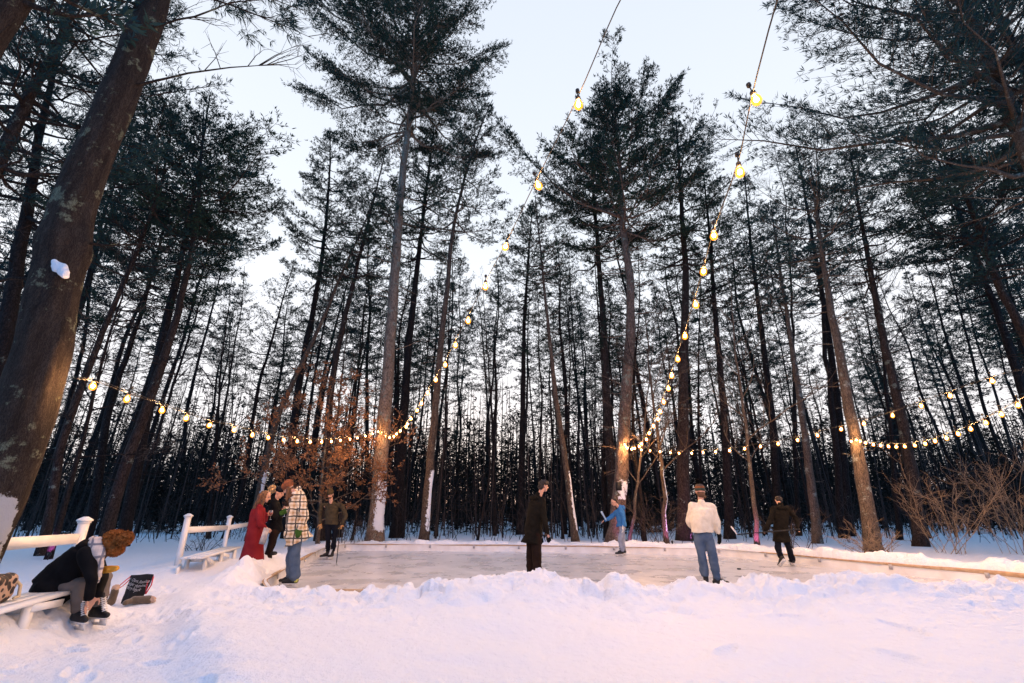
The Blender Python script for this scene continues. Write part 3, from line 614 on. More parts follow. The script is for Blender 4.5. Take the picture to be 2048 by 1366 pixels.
for a in range(46):
    z = 10.5 + a*.16; az = a*2.4; L = 2.4*rng.uniform(.6, 1.1)
    bough(mb, pr(min(z, hz[-1])), (math.cos(az), math.sin(az), .35), L, .03, subs=16)
SPa = np.array(SP); SPa = np.repeat(SPa, 2, 0)+rng.normal(size=(len(SPa)*2, 3))*.05; cw.tufts(SPa, np.repeat(np.array(SD), 2, 0), .17, .008, 8, .7)
mb.build('trunk', M['bark_big'], big, smooth=True); cw.build('crown', M['foliage_b'], big)
# wedge of snow lodged on the burl
sn = MB(); c0 = aty(138, 556, 5.0); c0 = c0 + [.05, -.185, .02]
for dx, dz, r__ in ((-.085, .10, .032), (-.06, .07, .045), (-.03, .05, .055), (.0, .02, .065), (.035, -.01, .062), (.065, -.045, .052), (.085, -.085, .035), (-.03, .0, .05), (-.06, .03, .04), (.03, -.05, .04)):
    sn.sphere(c0 + [dx, .012, dz], (r__, .055, r__))
def remesh(mb_, name, vox, smooth_it=4, disp=0, dsc=8, keep=None):
    me = mb_.mesh('tmp'); o = bpy.data.objects.new('tmp', me); COL.objects.link(o)
    m = o.modifiers.new('r', 'REMESH'); m.mode = 'VOXEL'; m.voxel_size = vox
    if smooth_it:
        s_ = o.modifiers.new('s', 'SMOOTH'); s_.iterations = smooth_it; s_.factor = .5
    dg = bpy.context.evaluated_depsgraph_get(); dg.update(); ev = o.evaluated_get(dg); m2 = bpy.data.meshes.new_from_object(ev)
    bpy.data.objects.remove(o); bpy.data.meshes.remove(me)
    nv = len(m2.vertices); co = np.empty(nv*3, np.float32); m2.vertices.foreach_get('co', co); co = co.reshape(-1, 3).astype(float)
    if disp:
        no = np.empty(nv*3, np.float32); m2.vertices.foreach_get('normal', no); no = no.reshape(-1, 3)
        a = fbm(co[:, 0]*dsc+co[:, 1]*dsc*.7, co[:, 2]*dsc*.8+co[:, 1]*dsc*.5, 3, 5)
        a = a + .5*fbm(co[:, 2]*dsc*1.7+co[:, 0]*dsc, co[:, 1]*dsc*1.3-co[:, 0]*dsc*.3, 2, 15); co = co+no*(a*disp)[:, None]
    npoly = len(m2.polygons); m2.vertices.foreach_set('co', co.astype(np.float32).ravel())
    m2.polygons.foreach_set('use_smooth', np.ones(npoly, bool)); m2.name = name
    return m2, co
def soft(mb_, name, m, parent, vox=.014, sm=4, disp=0, dsc=8):
    og = np.array(world_loc(parent)) if parent is not None else np.zeros(3)
    me, co = remesh(mb_, name, vox, sm, disp, dsc); me.vertices.foreach_set('co', (co-og).astype(np.float32).ravel()); me.update()
    o = bpy.data.objects.new(name, me); COL.objects.link(o); o.parent = parent; me.materials.clear(); me.materials.append(m); return o
soft(sn, 'lodged_snow', M['snow'], big, .012, 3, .015, 14)
# trunk crossing the extreme top left corner
W_ = np.array([aty(a, b, 3.6) for a, b in ((-1500, 1100), (-700, 620), (-260, 300), (-70, 130), (10, 20), (60, -90), (100, -260))]); W_[0][2] = gh(W_[0][0], W_[0][1])-.15 if False else W_[0][2]
W_ = np.vstack([[W_[0][0]-.3, 3.6, gh(W_[0][0]-.3, 3.6)-.15], W_[1:]])
tr, cw = pine(W_, .26, .75, 2.2, .8, .18, .02, dead=.3, seed=41, rtop=.5)
tree_obj('pine_tree', tr, cw, M['bark_big'], M['foliage_b'], root_of(W_), 'thick reddish trunk cutting across the extreme top left corner', 'pine tree', GP)
# leafless trees by the rink
BARE = [
 ([(1335, 1094), (1328, 1000), (1318, 880), (1300, 760), (1290, 600)], 18.2, .10, .25, 2.6, 18, 'bark_snowC', 'multi branched leafless sapling right of the blue jacketed skater, snow stuck to it'),
 ([(1515, 1097), (1507, 1000), (1495, 880), (1470, 700), (1455, 520)], 17.0, .09, .22, 2.8, 18, 'bark_pale', 'leafless sapling with a glowing pink foot beside the skater in black'),
 ([(1258, 1094), (1270, 1000), (1290, 840), (1310, 650)], 18.6, .07, .2, 2.4, 14, 'bark_pale', 'thin sapling with a purple lit foot behind the blue jacketed skater'),
 ([(1290, 1094), (1283, 1000), (1262, 850), (1280, 600), (1270, 420)], 19.6, .09, .3, 2.4, 14, 'bark_dark', 'dark leafless sapling just right of the bent pine'),
 ([(1690, 1090), (1672, 900), (1650, 700), (1640, 450), (1632, 230)], 22, .17, .45, 4.5, 26, 'bark_dark', 'tall leafless tree with fine twigs topping the right side skyline'),
 ([(1600, 1088), (1590, 900), (1585, 600), (1570, 400), (1545, 270)], 24, .13, .5, 3.5, 22, 'bark_dark', 'tall leafless tree leaning left beside the right hand sky gap'),
 ([(1800, 1088), (1780, 850), (1755, 620), (1715, 500), (1690, 400)], 21, .12, .45, 4.0, 24, 'bark_dark', 'forking leafless tree in front of the right hand sky'),
 ([(660, 1088), (668, 900), (690, 700), (700, 560)], 21, .08, .3, 2.6, 16, 'bark', 'thin leafless sapling poking above the beech'),
 ([(115, 1058), (160, 900), (190, 780), (240, 600), (280, 450)], 13, .08, .25, 2.4, 18, 'bark_dark', 'leafless sapling leaning right under the first bulbs of the left string'),
 ([(420, 1062), (430, 900), (445, 700), (470, 520)], 22, .10, .3, 3.0, 20, 'bark_dark', 'leafless tree behind the right section of white fence'),
 ([(990, 1080), (985, 850), (975, 700), (965, 560)], 24, .10, .4, 2.4, 16, 'bark_dark', 'leafless tree in the dark gap left of the dark coated skater'),
]
for pts, y, r0, cs, BL, nb, bk, lab in BARE:
    W_ = WP(pts, y); tr, cw = bare(W_, r0, cs, BL, nb, seed=int(y*10+nb+pts[0][0]))
    tree_obj('bare_tree', tr, cw, M[bk], M['twig'], root_of(W_), lab, 'bare tree', GB, 'twigs')
# beech with dry leaves
W_ = WP([(636, 1092), (640, 1000), (650, 900), (660, 800), (672, 740)], 17.6)
lv = []; tr, cw = bare(W_, .075, .12, 3.1, 30, seed=5, up=14, twig=1.8, leaves=lv)
lv = np.concatenate(lv); rng = np.random.default_rng(8); lv = lv[rng.uniform(size=len(lv)) < np.interp(lv[:, 2], [0, 3.6, 4.6, 6], [.7, .65, .4, .2])]
bc = tree_obj('beech_tree', tr, cw, M['bark_pale'], M['twig'], root_of(W_), 'young beech still holding its dry orange brown leaves behind the people', 'beech tree', crown='twigs')
lm = MB(); lm.tufts(lv, np.array([0, 0, -.5]), .075, .022, 3, .9); lm.build('leaves', M['beech'], bc)
print('beech leaves', len(lv))
# bare shrubs
def shrub(base, n, Hh, sp, seed, rr=.009, up=1.):
    g_ = np.random.default_rng(seed); mb = MB()
    for a in range(n):
        az = g_.uniform(0, 6.28); lean = g_.uniform(.05, sp); L = Hh*g_.uniform(.55, 1.05); p = np.array(base)+[.18*g_.normal(), .18*g_.normal(), -.03]; d = unit(np.array([math.cos(az)*lean, math.sin(az)*lean, up])); B = [p]
        for i in range(7): d = unit(d+g_.normal(size=3)*.09+[math.cos(az)*.05*sp, math.sin(az)*.05*sp, 0]); B.append(B[-1]+d*L/7)
        B = np.array(B); mb.tube(B, np.linspace(rr, .003, 8), 4, caps=False)
        for c in range(int(L*7)):
            q = g_.uniform(1.5, 7); i0 = min(int(q), 6); s_ = B[i0]+(B[i0+1]-B[i0])*(q-i0); dd = unit(d+g_.normal(size=3)*.55); l_ = L*g_.uniform(.1, .3); e_ = s_+dd*l_
            mb.tube([s_, (s_+e_)/2+g_.normal(size=3)*.02, e_], [.005, .004, .002], 3, caps=False)
            for e in range(3):
                f = g_.uniform(.2, 1); s2 = s_+(e_-s_)*f; mb.sticks([s2], [s2+unit(dd+g_.normal(size=3)*.6)*l_*.45], .003, .0015)
    return mb
for (px, py, n_, Hh, sp, seed, mt, lab) in ((1905, 1108, 14, 2.7, .65, 1, 'shrub', 'big many stemmed bare shrub glowing orange right of the lit pine'), (2060, 1110, 15, 3.0, .75, 2, 'shrub', 'bare shrub cut by the right edge of the picture'),
        (1752, 1112, 26, 1.1, 1.3, 3, 'shrub', 'reddish twigs sprouting round the foot of the lit right pine'), (1590, 1102, 16, 1.3, .8, 4, 'twig', 'thin bare bush behind the skater in black'),
        (1325, 1094, 12, 2.0, .7, 6, 'twig', 'spray of bare stems at the foot of the snow flecked sapling'), (400, 1100, 18, .9, 1.0, 7, 'twig_dark', 'low dark twigs between the two posts of the right fence'), (700, 1090, 14, 1.2, .8, 8, 'twig', 'bare twigs left of the tallest pine')):
    p = atz(px, py, .15); p = np.array([p[0], p[1], gh(p[0], p[1])]); sh = shrub(p, n_, Hh, sp, seed); o = sh.build('bare_shrub', M[mt], origin=p); tag(o, lab, 'shrub', 'leafless shrubs at the rink edge')
# crowded forest: copies of a few trees
rng = np.random.default_rng(99); protos = []
def proto_W(H, wob=1.1, n=7):
    z = np.linspace(0, H, n); x = np.cumsum(rng.normal(size=n))*wob*.25; y = np.cumsum(rng.normal(size=n))*wob*.2; return np.stack([x-x[0], y-y[0], z], -1)
PP = []
for i in range(9):
    H = 24; W_ = proto_W(H); cs = (.50, .42, .60, .34, .55, .38, .62, .40, .52)[i]; tr, cw = pine(W_, (.19, .22, .15, .17, .2, .14, .13, .18, .16)[i], cs, (2.5, 3.0, 1.9, 2.4, 2.7, 1.9, 1.7, 2.9, 2.2)[i], .80, .23, .024, dead=2.8, seed=200+i, sides=6, nt_=3, level=.62)
    PP.append((tr.mesh('pine_trunk', smooth=True), cw.mesh('pine_crown')))
    PP[-1][0].materials.append(M['bark_dark']); PP[-1][1].materials.append(M['foliage' if i % 3 else 'foliage_b'])
BP = []
for i in range(6):
    W_ = proto_W(17, .8); tr, cw = bare(W_, (.10, .08, .12, .06, .09, .07)[i], .4, 2.2, 18, seed=300+i, up=60, twig=.8)
    BP.append((tr.mesh('bare_trunk', smooth=True), cw.mesh('bare_twigs'))); BP[-1][0].materials.append(M['bark_dark']); BP[-1][1].materials.append(M['twig_dark'])
SKY = np.array([(-400, -900), (0, -400), (270, -100), (285, 190), (330, 170), (470, 180), (500, 260), (520, 440), (560, 420), (600, 320), (780, 330), (880, 320), (1000, 380), (1040, 430), (1100, 430), (1180, 330), (1440, 400), (1455, 440), (1500, 380), (1550, 480), (1640, 460), (1760, 500), (1800, 440), (1860, 200), (2100, -300), (2500, -900)])
def inst(kind, meshes, x, y, s, hs, rz, label, cat, group, names):
    o = empty(kind, (x, y, gh(x, y)-.1), label, cat, group); o.scale = (s, s, hs); o.rotation_euler = (rng.normal()*.03, rng.normal()*.03, rz)
    for me, nm in zip(meshes, names):
        c = bpy.data.objects.new(nm, me); COL.objects.link(c); c.parent = o
placed = [(W[0], W[1]) for W in ()]
def region(px):
    return 'behind the left fence' if px < 560 else 'between the beech and the bent pine' if px < 1240 else 'on the right side of the rink'
rng = np.random.default_rng(17); cnt = 0; pts_ = []
tries = 0
while cnt < 120 and tries < 9000:
    tries += 1; y = 22 + 36*rng.uniform()**1.25; x = rng.uniform(-1.25, 1.25)*(y+3)
    if any((x-a)**2+(y-b)**2 < 2.2**2 for a, b in pts_): continue
    best = None; marg = rng.uniform(0, 230)**1.0
    for H in np.arange(26, 9, -1.):
        tx, ty = proj((x, y, H)); 
        if ty > np.interp(tx, SKY[:, 0], SKY[:, 1]) + marg: best = H; break
    if best is None: continue
    # keep the openings where the dusk sky shows low
    tx, ty = proj((x, y, best)); bx, by = proj((x, y, 0))
    if 500 < tx < 560 and rng.uniform() < .7: continue
    pts_.append((x, y)); i = rng.integers(len(PP)); s = best/24*rng.uniform(.85, 1.1)
    inst('pine_tree', PP[i], x, y, s, best/24, rng.uniform(0, 6.28), 'dark slender pine crowded in the forest ' + region(bx), 'pine tree', 'forest pines ' + region(bx), ('trunk', 'crown')); cnt += 1
cnt2 = 0; tries = 0
while cnt2 < 85 and tries < 5000:
    tries += 1; y = 20.5 + 26*rng.uniform()**1.2; x = rng.uniform(-1.2, 1.2)*(y+2)
    if any((x-a)**2+(y-b)**2 < 1.0**2 for a, b in pts_): continue
    bx, by = proj((x, y, 0)); pts_.append((x, y)); i = rng.integers(len(BP)); hs = rng.uniform(.35, 1.0); s = (hs*.6+.3)*rng.uniform(.8, 1.1)
    tx, ty = proj((x, y, 17*hs))
    if ty < np.interp(tx, SKY[:, 0], SKY[:, 1])+60: hs *= .6
    inst('bare_tree', BP[i], x, y, s, hs, rng.uniform(0, 6.28), 'thin leafless tree crowded in the forest ' + region(bx), 'bare tree', 'forest bare trees ' + region(bx), ('trunk', 'twigs')); cnt2 += 1
print('fill', cnt, cnt2)
# far wood: one mass
fw = MB(); fc = MB(); rng = np.random.default_rng(55); n_ = 1500
yy = rng.uniform(50, 95, n_); an = rng.uniform(-1.35, 1.35, n_); xx = yy*an; hh = rng.uniform(7, 17, n_)
fw.sticks(np.stack([xx, yy, xx*0], -1), np.stack([xx+rng.normal(size=n_)*.5, yy, hh], -1), rng.uniform(.06, .16, n_), .03)
for i in range(n_):
    m = 80; q = rng.uniform(.05, 1, m)**1.3; r = (1-q)*hh[i]*.16+.3; a = rng.uniform(0, 6.28, m); fc_p = np.stack([xx[i]+np.cos(a)*r, yy[i]+np.sin(a)*r, q*hh[i]], -1)
    fc.tufts(fc_p, np.stack([np.cos(a), np.sin(a), a*0], -1), .6, .07, 2, .6)
fw.add(np.concatenate(fc.v), np.concatenate(fc.q))
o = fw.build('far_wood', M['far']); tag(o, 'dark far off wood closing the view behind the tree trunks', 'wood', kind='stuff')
# undergrowth of thin stems and hemlock seedlings
ug = MB(); n_ = 1500; yy = 19.0+26*rng.uniform(size=n_)**1.2; xx = yy*rng.uniform(-1.2, 1.2, n_); ok = seg_d(xx, yy, RINK) > 1.5; xx = xx[ok]; yy = yy[ok]; zz = ground_h(xx, yy, False); n_ = len(xx)
hh = rng.uniform(.4, 3.4, n_)*rng.uniform(.3, 1, n_); P0 = np.stack([xx, yy, zz-.05], -1); P1 = P0+np.stack([rng.normal(size=n_)*.35*hh, rng.normal(size=n_)*.25*hh, hh], -1); ug.sticks(P0, P1, .012, .005)
for a in range(4):
    f = rng.uniform(.25, .95, (n_, 1)); s_ = P0+(P1-P0)*f; ug.sticks(s_, s_+unit(unit(P1-P0)+rng.normal(size=(n_, 3))*.75)*hh[:, None]*.35, .006, .003)
n_ = 1000; yy = 21.5+30*rng.uniform(size=n_); xx = yy*rng.uniform(-1.2, 1.2, n_); hh = rng.uniform(2.5, 9, n_); P0 = np.stack([xx, yy, 0*xx], -1); P1 = P0+np.stack([rng.normal(size=n_)*.05*hh, rng.normal(size=n_)*.04*hh, hh], -1); ug.sticks(P0, P1, .004*hh+.008, .006)
for a in range(9):
    f = rng.uniform(.2, .97, (n_, 1)); s_ = P0+(P1-P0)*f; ug.sticks(s_, s_+unit(unit(P1-P0)*.8+rng.normal(size=(n_, 3))*.7)*(.5+hh[:, None]*.11), .007, .003)
o = ug.build('undergrowth', M['twig_dark']); tag(o, 'tangle of thin bare stems and brush over the snowy forest floor', 'undergrowth', kind='stuff')
hl = MB(); n_ = 330; yy = 26+26*rng.uniform(size=n_); xx = yy*rng.uniform(-1.2, 1.2, n_)
for i in range(n_):
    Hh = rng.uniform(1.5, 7.5); m = int(70+60*Hh/3); q = rng.uniform(.03, 1, m); r = (1-q)*Hh*.30*rng.uniform(.5, 1.1, m)+.1; a = rng.uniform(0, 6.28, m)
    hl.tufts(np.stack([xx[i]+np.cos(a)*r, yy[i]+np.sin(a)*r, q*Hh+.1], -1), np.stack([np.cos(a), np.sin(a), a*0-.1], -1), .34, .035, 3, .5)
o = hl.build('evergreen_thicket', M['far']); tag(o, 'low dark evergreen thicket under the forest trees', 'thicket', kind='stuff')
# ---------------------------------------------------------------- string lights
def bulb_meshes():
    f_ = MB(); f_.sphere((0, 0, -.078), (.019, .019, .024), 6, 4); FM = f_.mesh('filament', smooth=True); FM.materials.append(M['bulb']); global FIL; FIL = FM
    g_ = MB(); P = [(0, 0, -.030), (0, 0, -.05), (0, 0, -.075), (0, 0, -.10), (0, 0, -.122), (0, 0, -.130)]; g_.tube(P, [.016, .026, .036, .037, .023, .007], 10)
    s_ = MB(); s_.tube([(0, 0, .09), (0, 0, .06)], [.017, .017], 6); s_.tube([(0, 0, .07), (0, 0, .0)], [.005, .005], 5); s_.tube([(0, 0, .012), (0, 0, .0), (0, 0, -.032)], [.012, .021, .021], 8)
    a = g_.mesh('bulb', smooth=True); b = s_.mesh('socket'); a.materials.append(M['amber']); b.materials.append(M['blackrub']); return a, b
BG, BS = bulb_meshes()
def string_lights(pix, A, B, label, ext=None, extn=0, exitpx=None, start=None):
    """bulbs hang in the vertical plane through plan points A and B"""
    A = np.array(A, float); B = np.array(B, float); nn = np.array([-(B-A)[1], (B-A)[0]]); pts = []
    for px, py in pix:
        d = ray(px, py); k = (nn@A)/(nn[0]*d[0]+nn[1]*d[1]); pts.append(np.array([d[0]*k, d[1]*k, CAMH+d[2]*k]))
    pts = np.array(pts)
    hz_ = np.linalg.norm((pts[:, :2]-A), axis=1)
    if len(pts) > 5: c_ = np.polyfit(hz_, pts[:, 2], 4); pts[:, 2] = .5*pts[:, 2]+.5*np.polyval(c_, hz_)
    if ext is not None:
        e0 = pts[-1]; e1 = np.array(ext, float); n0 = len(pts)
        if exitpx is not None:
            d = ray(*exitpx); k = (nn@A)/(nn[0]*d[0]+nn[1]*d[1]); e0 = np.array([d[0]*k, d[1]*k, CAMH+d[2]*k-.08]); way = e0
        for a in range(1, extn+1): pts = np.vstack([pts, e0+(e1-e0)*a/extn + [0, 0, -.35*math.sin(math.pi*a/extn)]])
    print('string', label[:20], np.round(np.linalg.norm(np.diff(pts, axis=0), axis=1), 2))
    o = empty('string_lights', pts[0]+[0, 0, .12], label, 'string lights', 'strings of warm bulbs'); og = pts[0]+[0, 0, .12]
    Wr = pts + [0, 0, .08]
    if exitpx is not None: Wr = np.vstack([Wr[:n0], way+[0, 0, .08], Wr[n0:]])
    if start is not None: Wr = np.vstack([np.array(start), Wr])
    c = MB(); tt = np.linspace(0, len(Wr)-1, len(Wr)*4); P = np.stack([np.interp(tt, np.arange(len(Wr)), Wr[:, i]) for i in range(3)], -1); P[1:-1] = (P[:-2]+2*P[1:-1]+P[2:])/4
    c.tube(P, .0045, 5); Q = P+[0, 0, .02]; Q[1:-1, :2] += .006; c.tube(Q, .003, 4); c.build('cord', M['blackrub'], o)
    for p in pts:
        tl = (rng.normal()*.12, rng.normal()*.12, rng.uniform(0, 6))
        b = bpy.data.objects.new('bulb', BG); COL.objects.link(b); b.parent = o; b.location = tuple(p-og+[0, 0, .085]); b.rotation_euler = tl
        s_ = bpy.data.objects.new('socket', BS); COL.objects.link(s_); s_.parent = b
        s_ = bpy.data.objects.new('filament', FIL); COL.objects.link(s_); s_.parent = b
    return pts
rng = np.random.default_rng(21)
A_at = aty(765, 862, 18.92); B_at = aty(1248, 893, 18.95); C_at = aty(1710, 880, 14.3)
string_lights([(764, 866), (771, 873), (779, 876), (787, 873), (794, 868), (802, 863), (811, 856), (814, 848), (822, 836), (835, 822), (843, 807), (856, 786), (872, 761), (890, 733), (910, 690), (936, 640), (971, 572), (1014, 497), (1073, 370), (1157, 212)], A_at[:2], (.80, 2.2),
    'bulb string climbing from the tallest pine overhead toward the top centre of the picture', exitpx=(1238, 0), ext=(2.5, -2.4, 5.6), extn=7, start=A_at)
string_lights([(1255, 897), (1263, 899), (1270, 896), (1277, 893), (1284, 888), (1292, 880), (1300, 868), (1307, 853), (1313, 840), (1319, 823), (1326, 803), (1337, 778), (1344, 750), (1355, 716), (1372, 674), (1391, 611), (1410, 543), (1429, 467), (1484, 360), (1506, 190)], B_at[:2], (1.75, 2.2),
    'bulb string climbing from the bent pine overhead, right one of two over the rink', exitpx=(1553, 0), ext=(1.2, -2.6, 5.6), extn=7, start=B_at)
string_lights([(774, 872), (768, 864), (762, 868), (756, 862), (745, 868), (730, 873), (715, 877), (700, 880), (681, 881), (662, 883), (645, 884), (620, 884), (594, 883), (568, 880), (535, 876), (505, 870), (466, 860), (421, 852), (373, 838), (322, 821), (255, 799), (185, 773)], A_at[:2], (-4.95, 5.0),  # first few bulbs are extra, added close to the pine to brighten its trunk
    'bulb string sagging from the huge near trunk to the tallest pine on the left', exitpx=(146, 757), ext=(-4.85, 5.15, 3.4), extn=0, start=A_at)
string_lights([(1238, 886), (1243, 893), (1249, 888), (1252, 896), (1256, 899), (1266, 899), (1283, 901), (1300, 902), (1320, 903), (1340, 905), (1358, 907), (1383, 907), (1405, 905), (1431, 904), (1459, 902), (1490, 898), (1521, 893), (1557, 889), (1594, 881), (1633, 871), (1684, 858), (1730, 848), (1786, 832), (1843, 812), (1902, 791), (1985, 763)], B_at[:2], (9.0, 6.0),  # opening bulbs crowd the bent pine, added so its trunk is lit more strongly
    'long bulb string running right from the bent pine and passing behind the lit right pine', ext=(9.0, 6.0, 4.2), extn=2, start=B_at)
string_lights([(1703, 880), (1712, 882), (1720, 884), (1731, 887), (1747, 890), (1760, 892), (1776, 893), (1793, 894), (1810, 893), (1829, 891), (1851, 888), (1873, 883), (1892, 877), (1915, 868), (1943, 859), (1971, 846), (2003, 829), (2038, 811)], C_at[:2], (8.0, 6.0),
    'shorter lower bulb string tied to the lit right pine and leaving the right edge', ext=(8.0, 6.0, 3.9), extn=2, start=C_at)
# ---------------------------------------------------------------- speakers on trunks, uplights
def speaker(p, lab, face=(0, -1)):
    o = empty('speaker', p, lab, 'speaker', 'speakers on the trunks'); f = np.array([face[0], face[1], 0.]); f = unit(f); s_ = np.array([f[1], -f[0], 0]); Rm = np.stack([s_, f, [0, 0, 1]], 1); p = np.array(p)
    b = MB(); b.box(p, (.22, .16, .30), Rm); b.box(p+[0, 0, .156], (.19, .13, .012), Rm); b.build('cabinet', M['black'], o)
    b = MB(); b.box(p+f*.084, (.19, .012, .26), Rm); b.sphere(p+f*.09+[0, 0, -.03], (.07, .012, .07), 14, 6, Rm); b.build('grille', M['blackrub'], o)
    b = MB(); b.box(p-f*.12, (.06, .10, .05), Rm); b.build('bracket', M['steel'], o)
speaker(aty(770, 955, 18.70), 'black speaker box on the snow plastered trunk of the tallest pine', (.3, -1))
speaker(aty(1237, 973, 18.75), 'black speaker box on the bent pine above the blue jacketed skater', (-.1, -1))
for (px, y, tgt, en, col, lab) in ((1254, 17.85, (1256, 1060, 18.6), 35, (.75, .18, .9), 'small uplight lighting the thin sapling behind the blue jacketed skater'), (1345, 17.65, (1337, 1055, 18.2), 60, (.9, .25, .8), 'small uplight lighting the snow flecked sapling'),
        (1386, 19.3, (1376, 1040, 20.8), 45, (.7, .2, .9), 'small uplight at the stout pine behind the cream fleece'), (1512, 16.5, (1513, 1060, 17.0), 65, (1., .2, .75), 'small uplight lighting the sapling beside the skater in black'), (105, 12.8, (100, 1000, 13.8), 45, (.7, .15, .7), 'small uplight at the slim purple lit pine on the left')):
    q = aty(px, 1090, y); z = gh(q[0], y); q = np.array([q[0], y, z]); o = empty('uplight', q, lab, 'uplight', 'coloured uplights in the snow'); t3 = aty(*tgt); d = unit(t3-(q+[0, 0, .14]))
    b = MB(); b.tube([q+[0, 0, -.1], q+[0, 0, .09]], .012, 6); b.tube([q+[0, 0, .14]-d*.06, q+[0, 0, .14]+d*.02], [.03, .045], 10); b.build('housing', M['black'], o)
    b = MB(); b.sphere(q+[0, 0, .14]+d*.022, (.034, .034, .01), 10, 4); b.build('lens', emis('uplight_lens', col, 12), o)
    L = bpy.data.lights.new('uplight_spot', 'SPOT'); L.energy = en; L.color = col; L.spot_size = R(75); L.spot_blend = .6; L.shadow_soft_size = .03; lo = bpy.data.objects.new('uplight_spot', L); COL.objects.link(lo); lo.parent = o
    lo.location = tuple(np.array([0, 0, .14])+d*.05); lo.rotation_euler = Vector(d).to_track_quat('-Z', 'Y').to_euler()
# ---------------------------------------------------------------- white fences and benches
F0 = np.array([-6.42, 7.35]); F1 = np.array([-7.3, 11.0]); F2 = np.array([-8.5, 14.7]); F3 = np.array([-9.6, 18.2]); FA = np.array([-5.55, 5.15])
fd = unit(F2-F1)
def post(o, p, h=.98):
    z = gh(*p)-.25; c = MB(); d3 = np.array([fd[0], fd[1], 0]); s3 = np.array([fd[1], -fd[0], 0]); Rm = np.stack([d3, s3, [0, 0, 1]], 1); zt = gh(*p)+h
    c.box((p[0], p[1], (z+zt)/2), (.105, .105, zt-z), Rm); po = c.build('post', M['white'], o)
    c = MB(); c.box((p[0], p[1], zt+.0), (.125, .125, .025), Rm); c.box((p[0], p[1], zt+.027), (.15, .15, .024), Rm)
    V = [(-.095, -.095, 0), (.095, -.095, 0), (.095, .095, 0), (-.095, .095, 0), (-.03, -.03, .05), (.03, -.03, .05), (.03, .03, .05), (-.03, .03, .05)]
    V = np.array(V)*[.77, .77, .8] @ Rm.T + [p[0], p[1], zt+.0395]; c.add(V, [(0, 1, 5, 4), (1, 2, 6, 5), (2, 3, 7, 6), (3, 0, 4, 7), (4, 5, 6, 7)]); c.build('cap', M['white'], po)
def rail(o, a, b, za, zb, w_=.04, h=.135):
    c = MB(); c.beam((*a, za), (*b, zb), w_, h); return c.build('rail', M['white'], o)
fl = empty('fence', (*F0, gh(*F0)), 'white post and rail fence section ending behind the seated person', 'fence', 'white fence sections'); post(fl, F0, 1.08)
off = np.array([-fd[1], fd[0]])*-.09
rail(fl, FA, F0+off*0+unit(F0-FA)*-.07, gh(*F0)+.90, gh(*F0)+.86)
fr = empty('fence', (*F1, gh(*F1)), 'white post and rail fence section behind the woman in the red coat', 'fence', 'white fence sections')
for p in (F1, F2, F3): post(fr, p)
rail(fr, F1+fd*.067, F2-fd*.067, gh(*F1)+.71, gh(*F2)+.71); rail(fr, F2+fd*.067, F3-fd*.067, gh(*F2)+.71, gh(*F3)+.71)
def bench(a, b, z, lab, w_=.42):
    a = np.array(a, float); b = np.array(b, float); d = unit(b-a); s_ = np.array([d[1], -d[0]]); L = np.linalg.norm(b-a); o = empty('bench', (*((a+b)/2), gh(*((a+b)/2))), lab, 'bench', 'white board benches')
    for q in (-1, 0, 1):
        c = MB(); c.beam((*(a+s_*q*w_/3), z), (*(b+s_*q*w_/3), z), w_/3-.012, .035); c.build('seat_board', M['white'], o)
    for f in (.12, .5, .88):
        p = a+(b-a)*f; zz = gh(*p)-.2
        for sg in (-1, 1):
            c = MB(); c.beam((*(p+s_*sg*.16+d*.0), z-.02), (*(p+s_*sg*.17), zz), .05, .09); c.build('leg', M['white'], o)
        c = MB(); c.beam((*(p-s_*.18+d*.05), z-.06), (*(p+s_*.18+d*.05), z-.06), .03, .08); c.build('crosspiece', M['white'], o)
        if f < .8:
            c = MB(); c.beam((*(p+s_*.19), z-.05), (*(p+s_*.19+d*.55), zz+.25), .022, .07); c.build('brace', M['white'], o)
    return o
bench((-4.62, 3.9), (-5.42, 6.45), .47, 'white board bench the person lacing skates sits on')
bench((-6.42, 10.05), (-7.25, 12.9), .44, 'snowy white bench beside the woman in the red coat')
c = MB(); c.beam((-6.9, 10.5, .22), (-6.45, 9.75, .20), .05, .16); o = c.build('board', M['white'], origin=(-6.7, 10.1, .15)); tag(o, 'white base board poking out of the snow at the end of the far bench', 'board')
# ---------------------------------------------------------------- bag, tote, boots, puck
def spot_mat():
    m = bpy.data.materials.new('spotted_hide_print'); m.use_nodes = True; n = m.node_tree.nodes; l = m.node_tree.links; b = n['Principled BSDF']; b.inputs['Roughness'].default_value = .7
    t = n.new('ShaderNodeTexCoord'); v = n.new('ShaderNodeTexVoronoi'); v.inputs['Scale'].default_value = 15; v.inputs['Randomness'].default_value = .9; l.new(t.outputs['Object'], v.inputs['Vector'])
    r = n.new('ShaderNodeValToRGB'); r.color_ramp.elements[0].position = .50; r.color_ramp.elements[0].color = (.02, .013, .012, 1); r.color_ramp.elements[1].position = .55; r.color_ramp.elements[1].color = (.42, .28, .19, 1); l.new(v.outputs['Distance'], r.inputs[0]); l.new(r.outputs[0], b.inputs['Base Color']); return m
bp_ = np.array([-5.06, 5.0, .50]); o = empty('bag', bp_, 'soft bag with black spots on tan fabric, on the bench at the left edge', 'bag')
b = MB(); d3 = unit([-.3, .95, 0]); 
for a in np.linspace(-.17, .17, 6):
    for zz in (.07, .15, .22): b.sphere(bp_+d3*a+[0, 0, zz*.85], (.085, .09, .07))
soft(b, 'bag_body', spot_mat(), o, .012, 6, .02, 8)
b = MB(); b.tube([bp_+d3*a+[.0, 0, .245-.02*abs(a)*4] for a in np.linspace(-.2, .2, 7)], .014, 6); b.build('zip', M['black'], o)
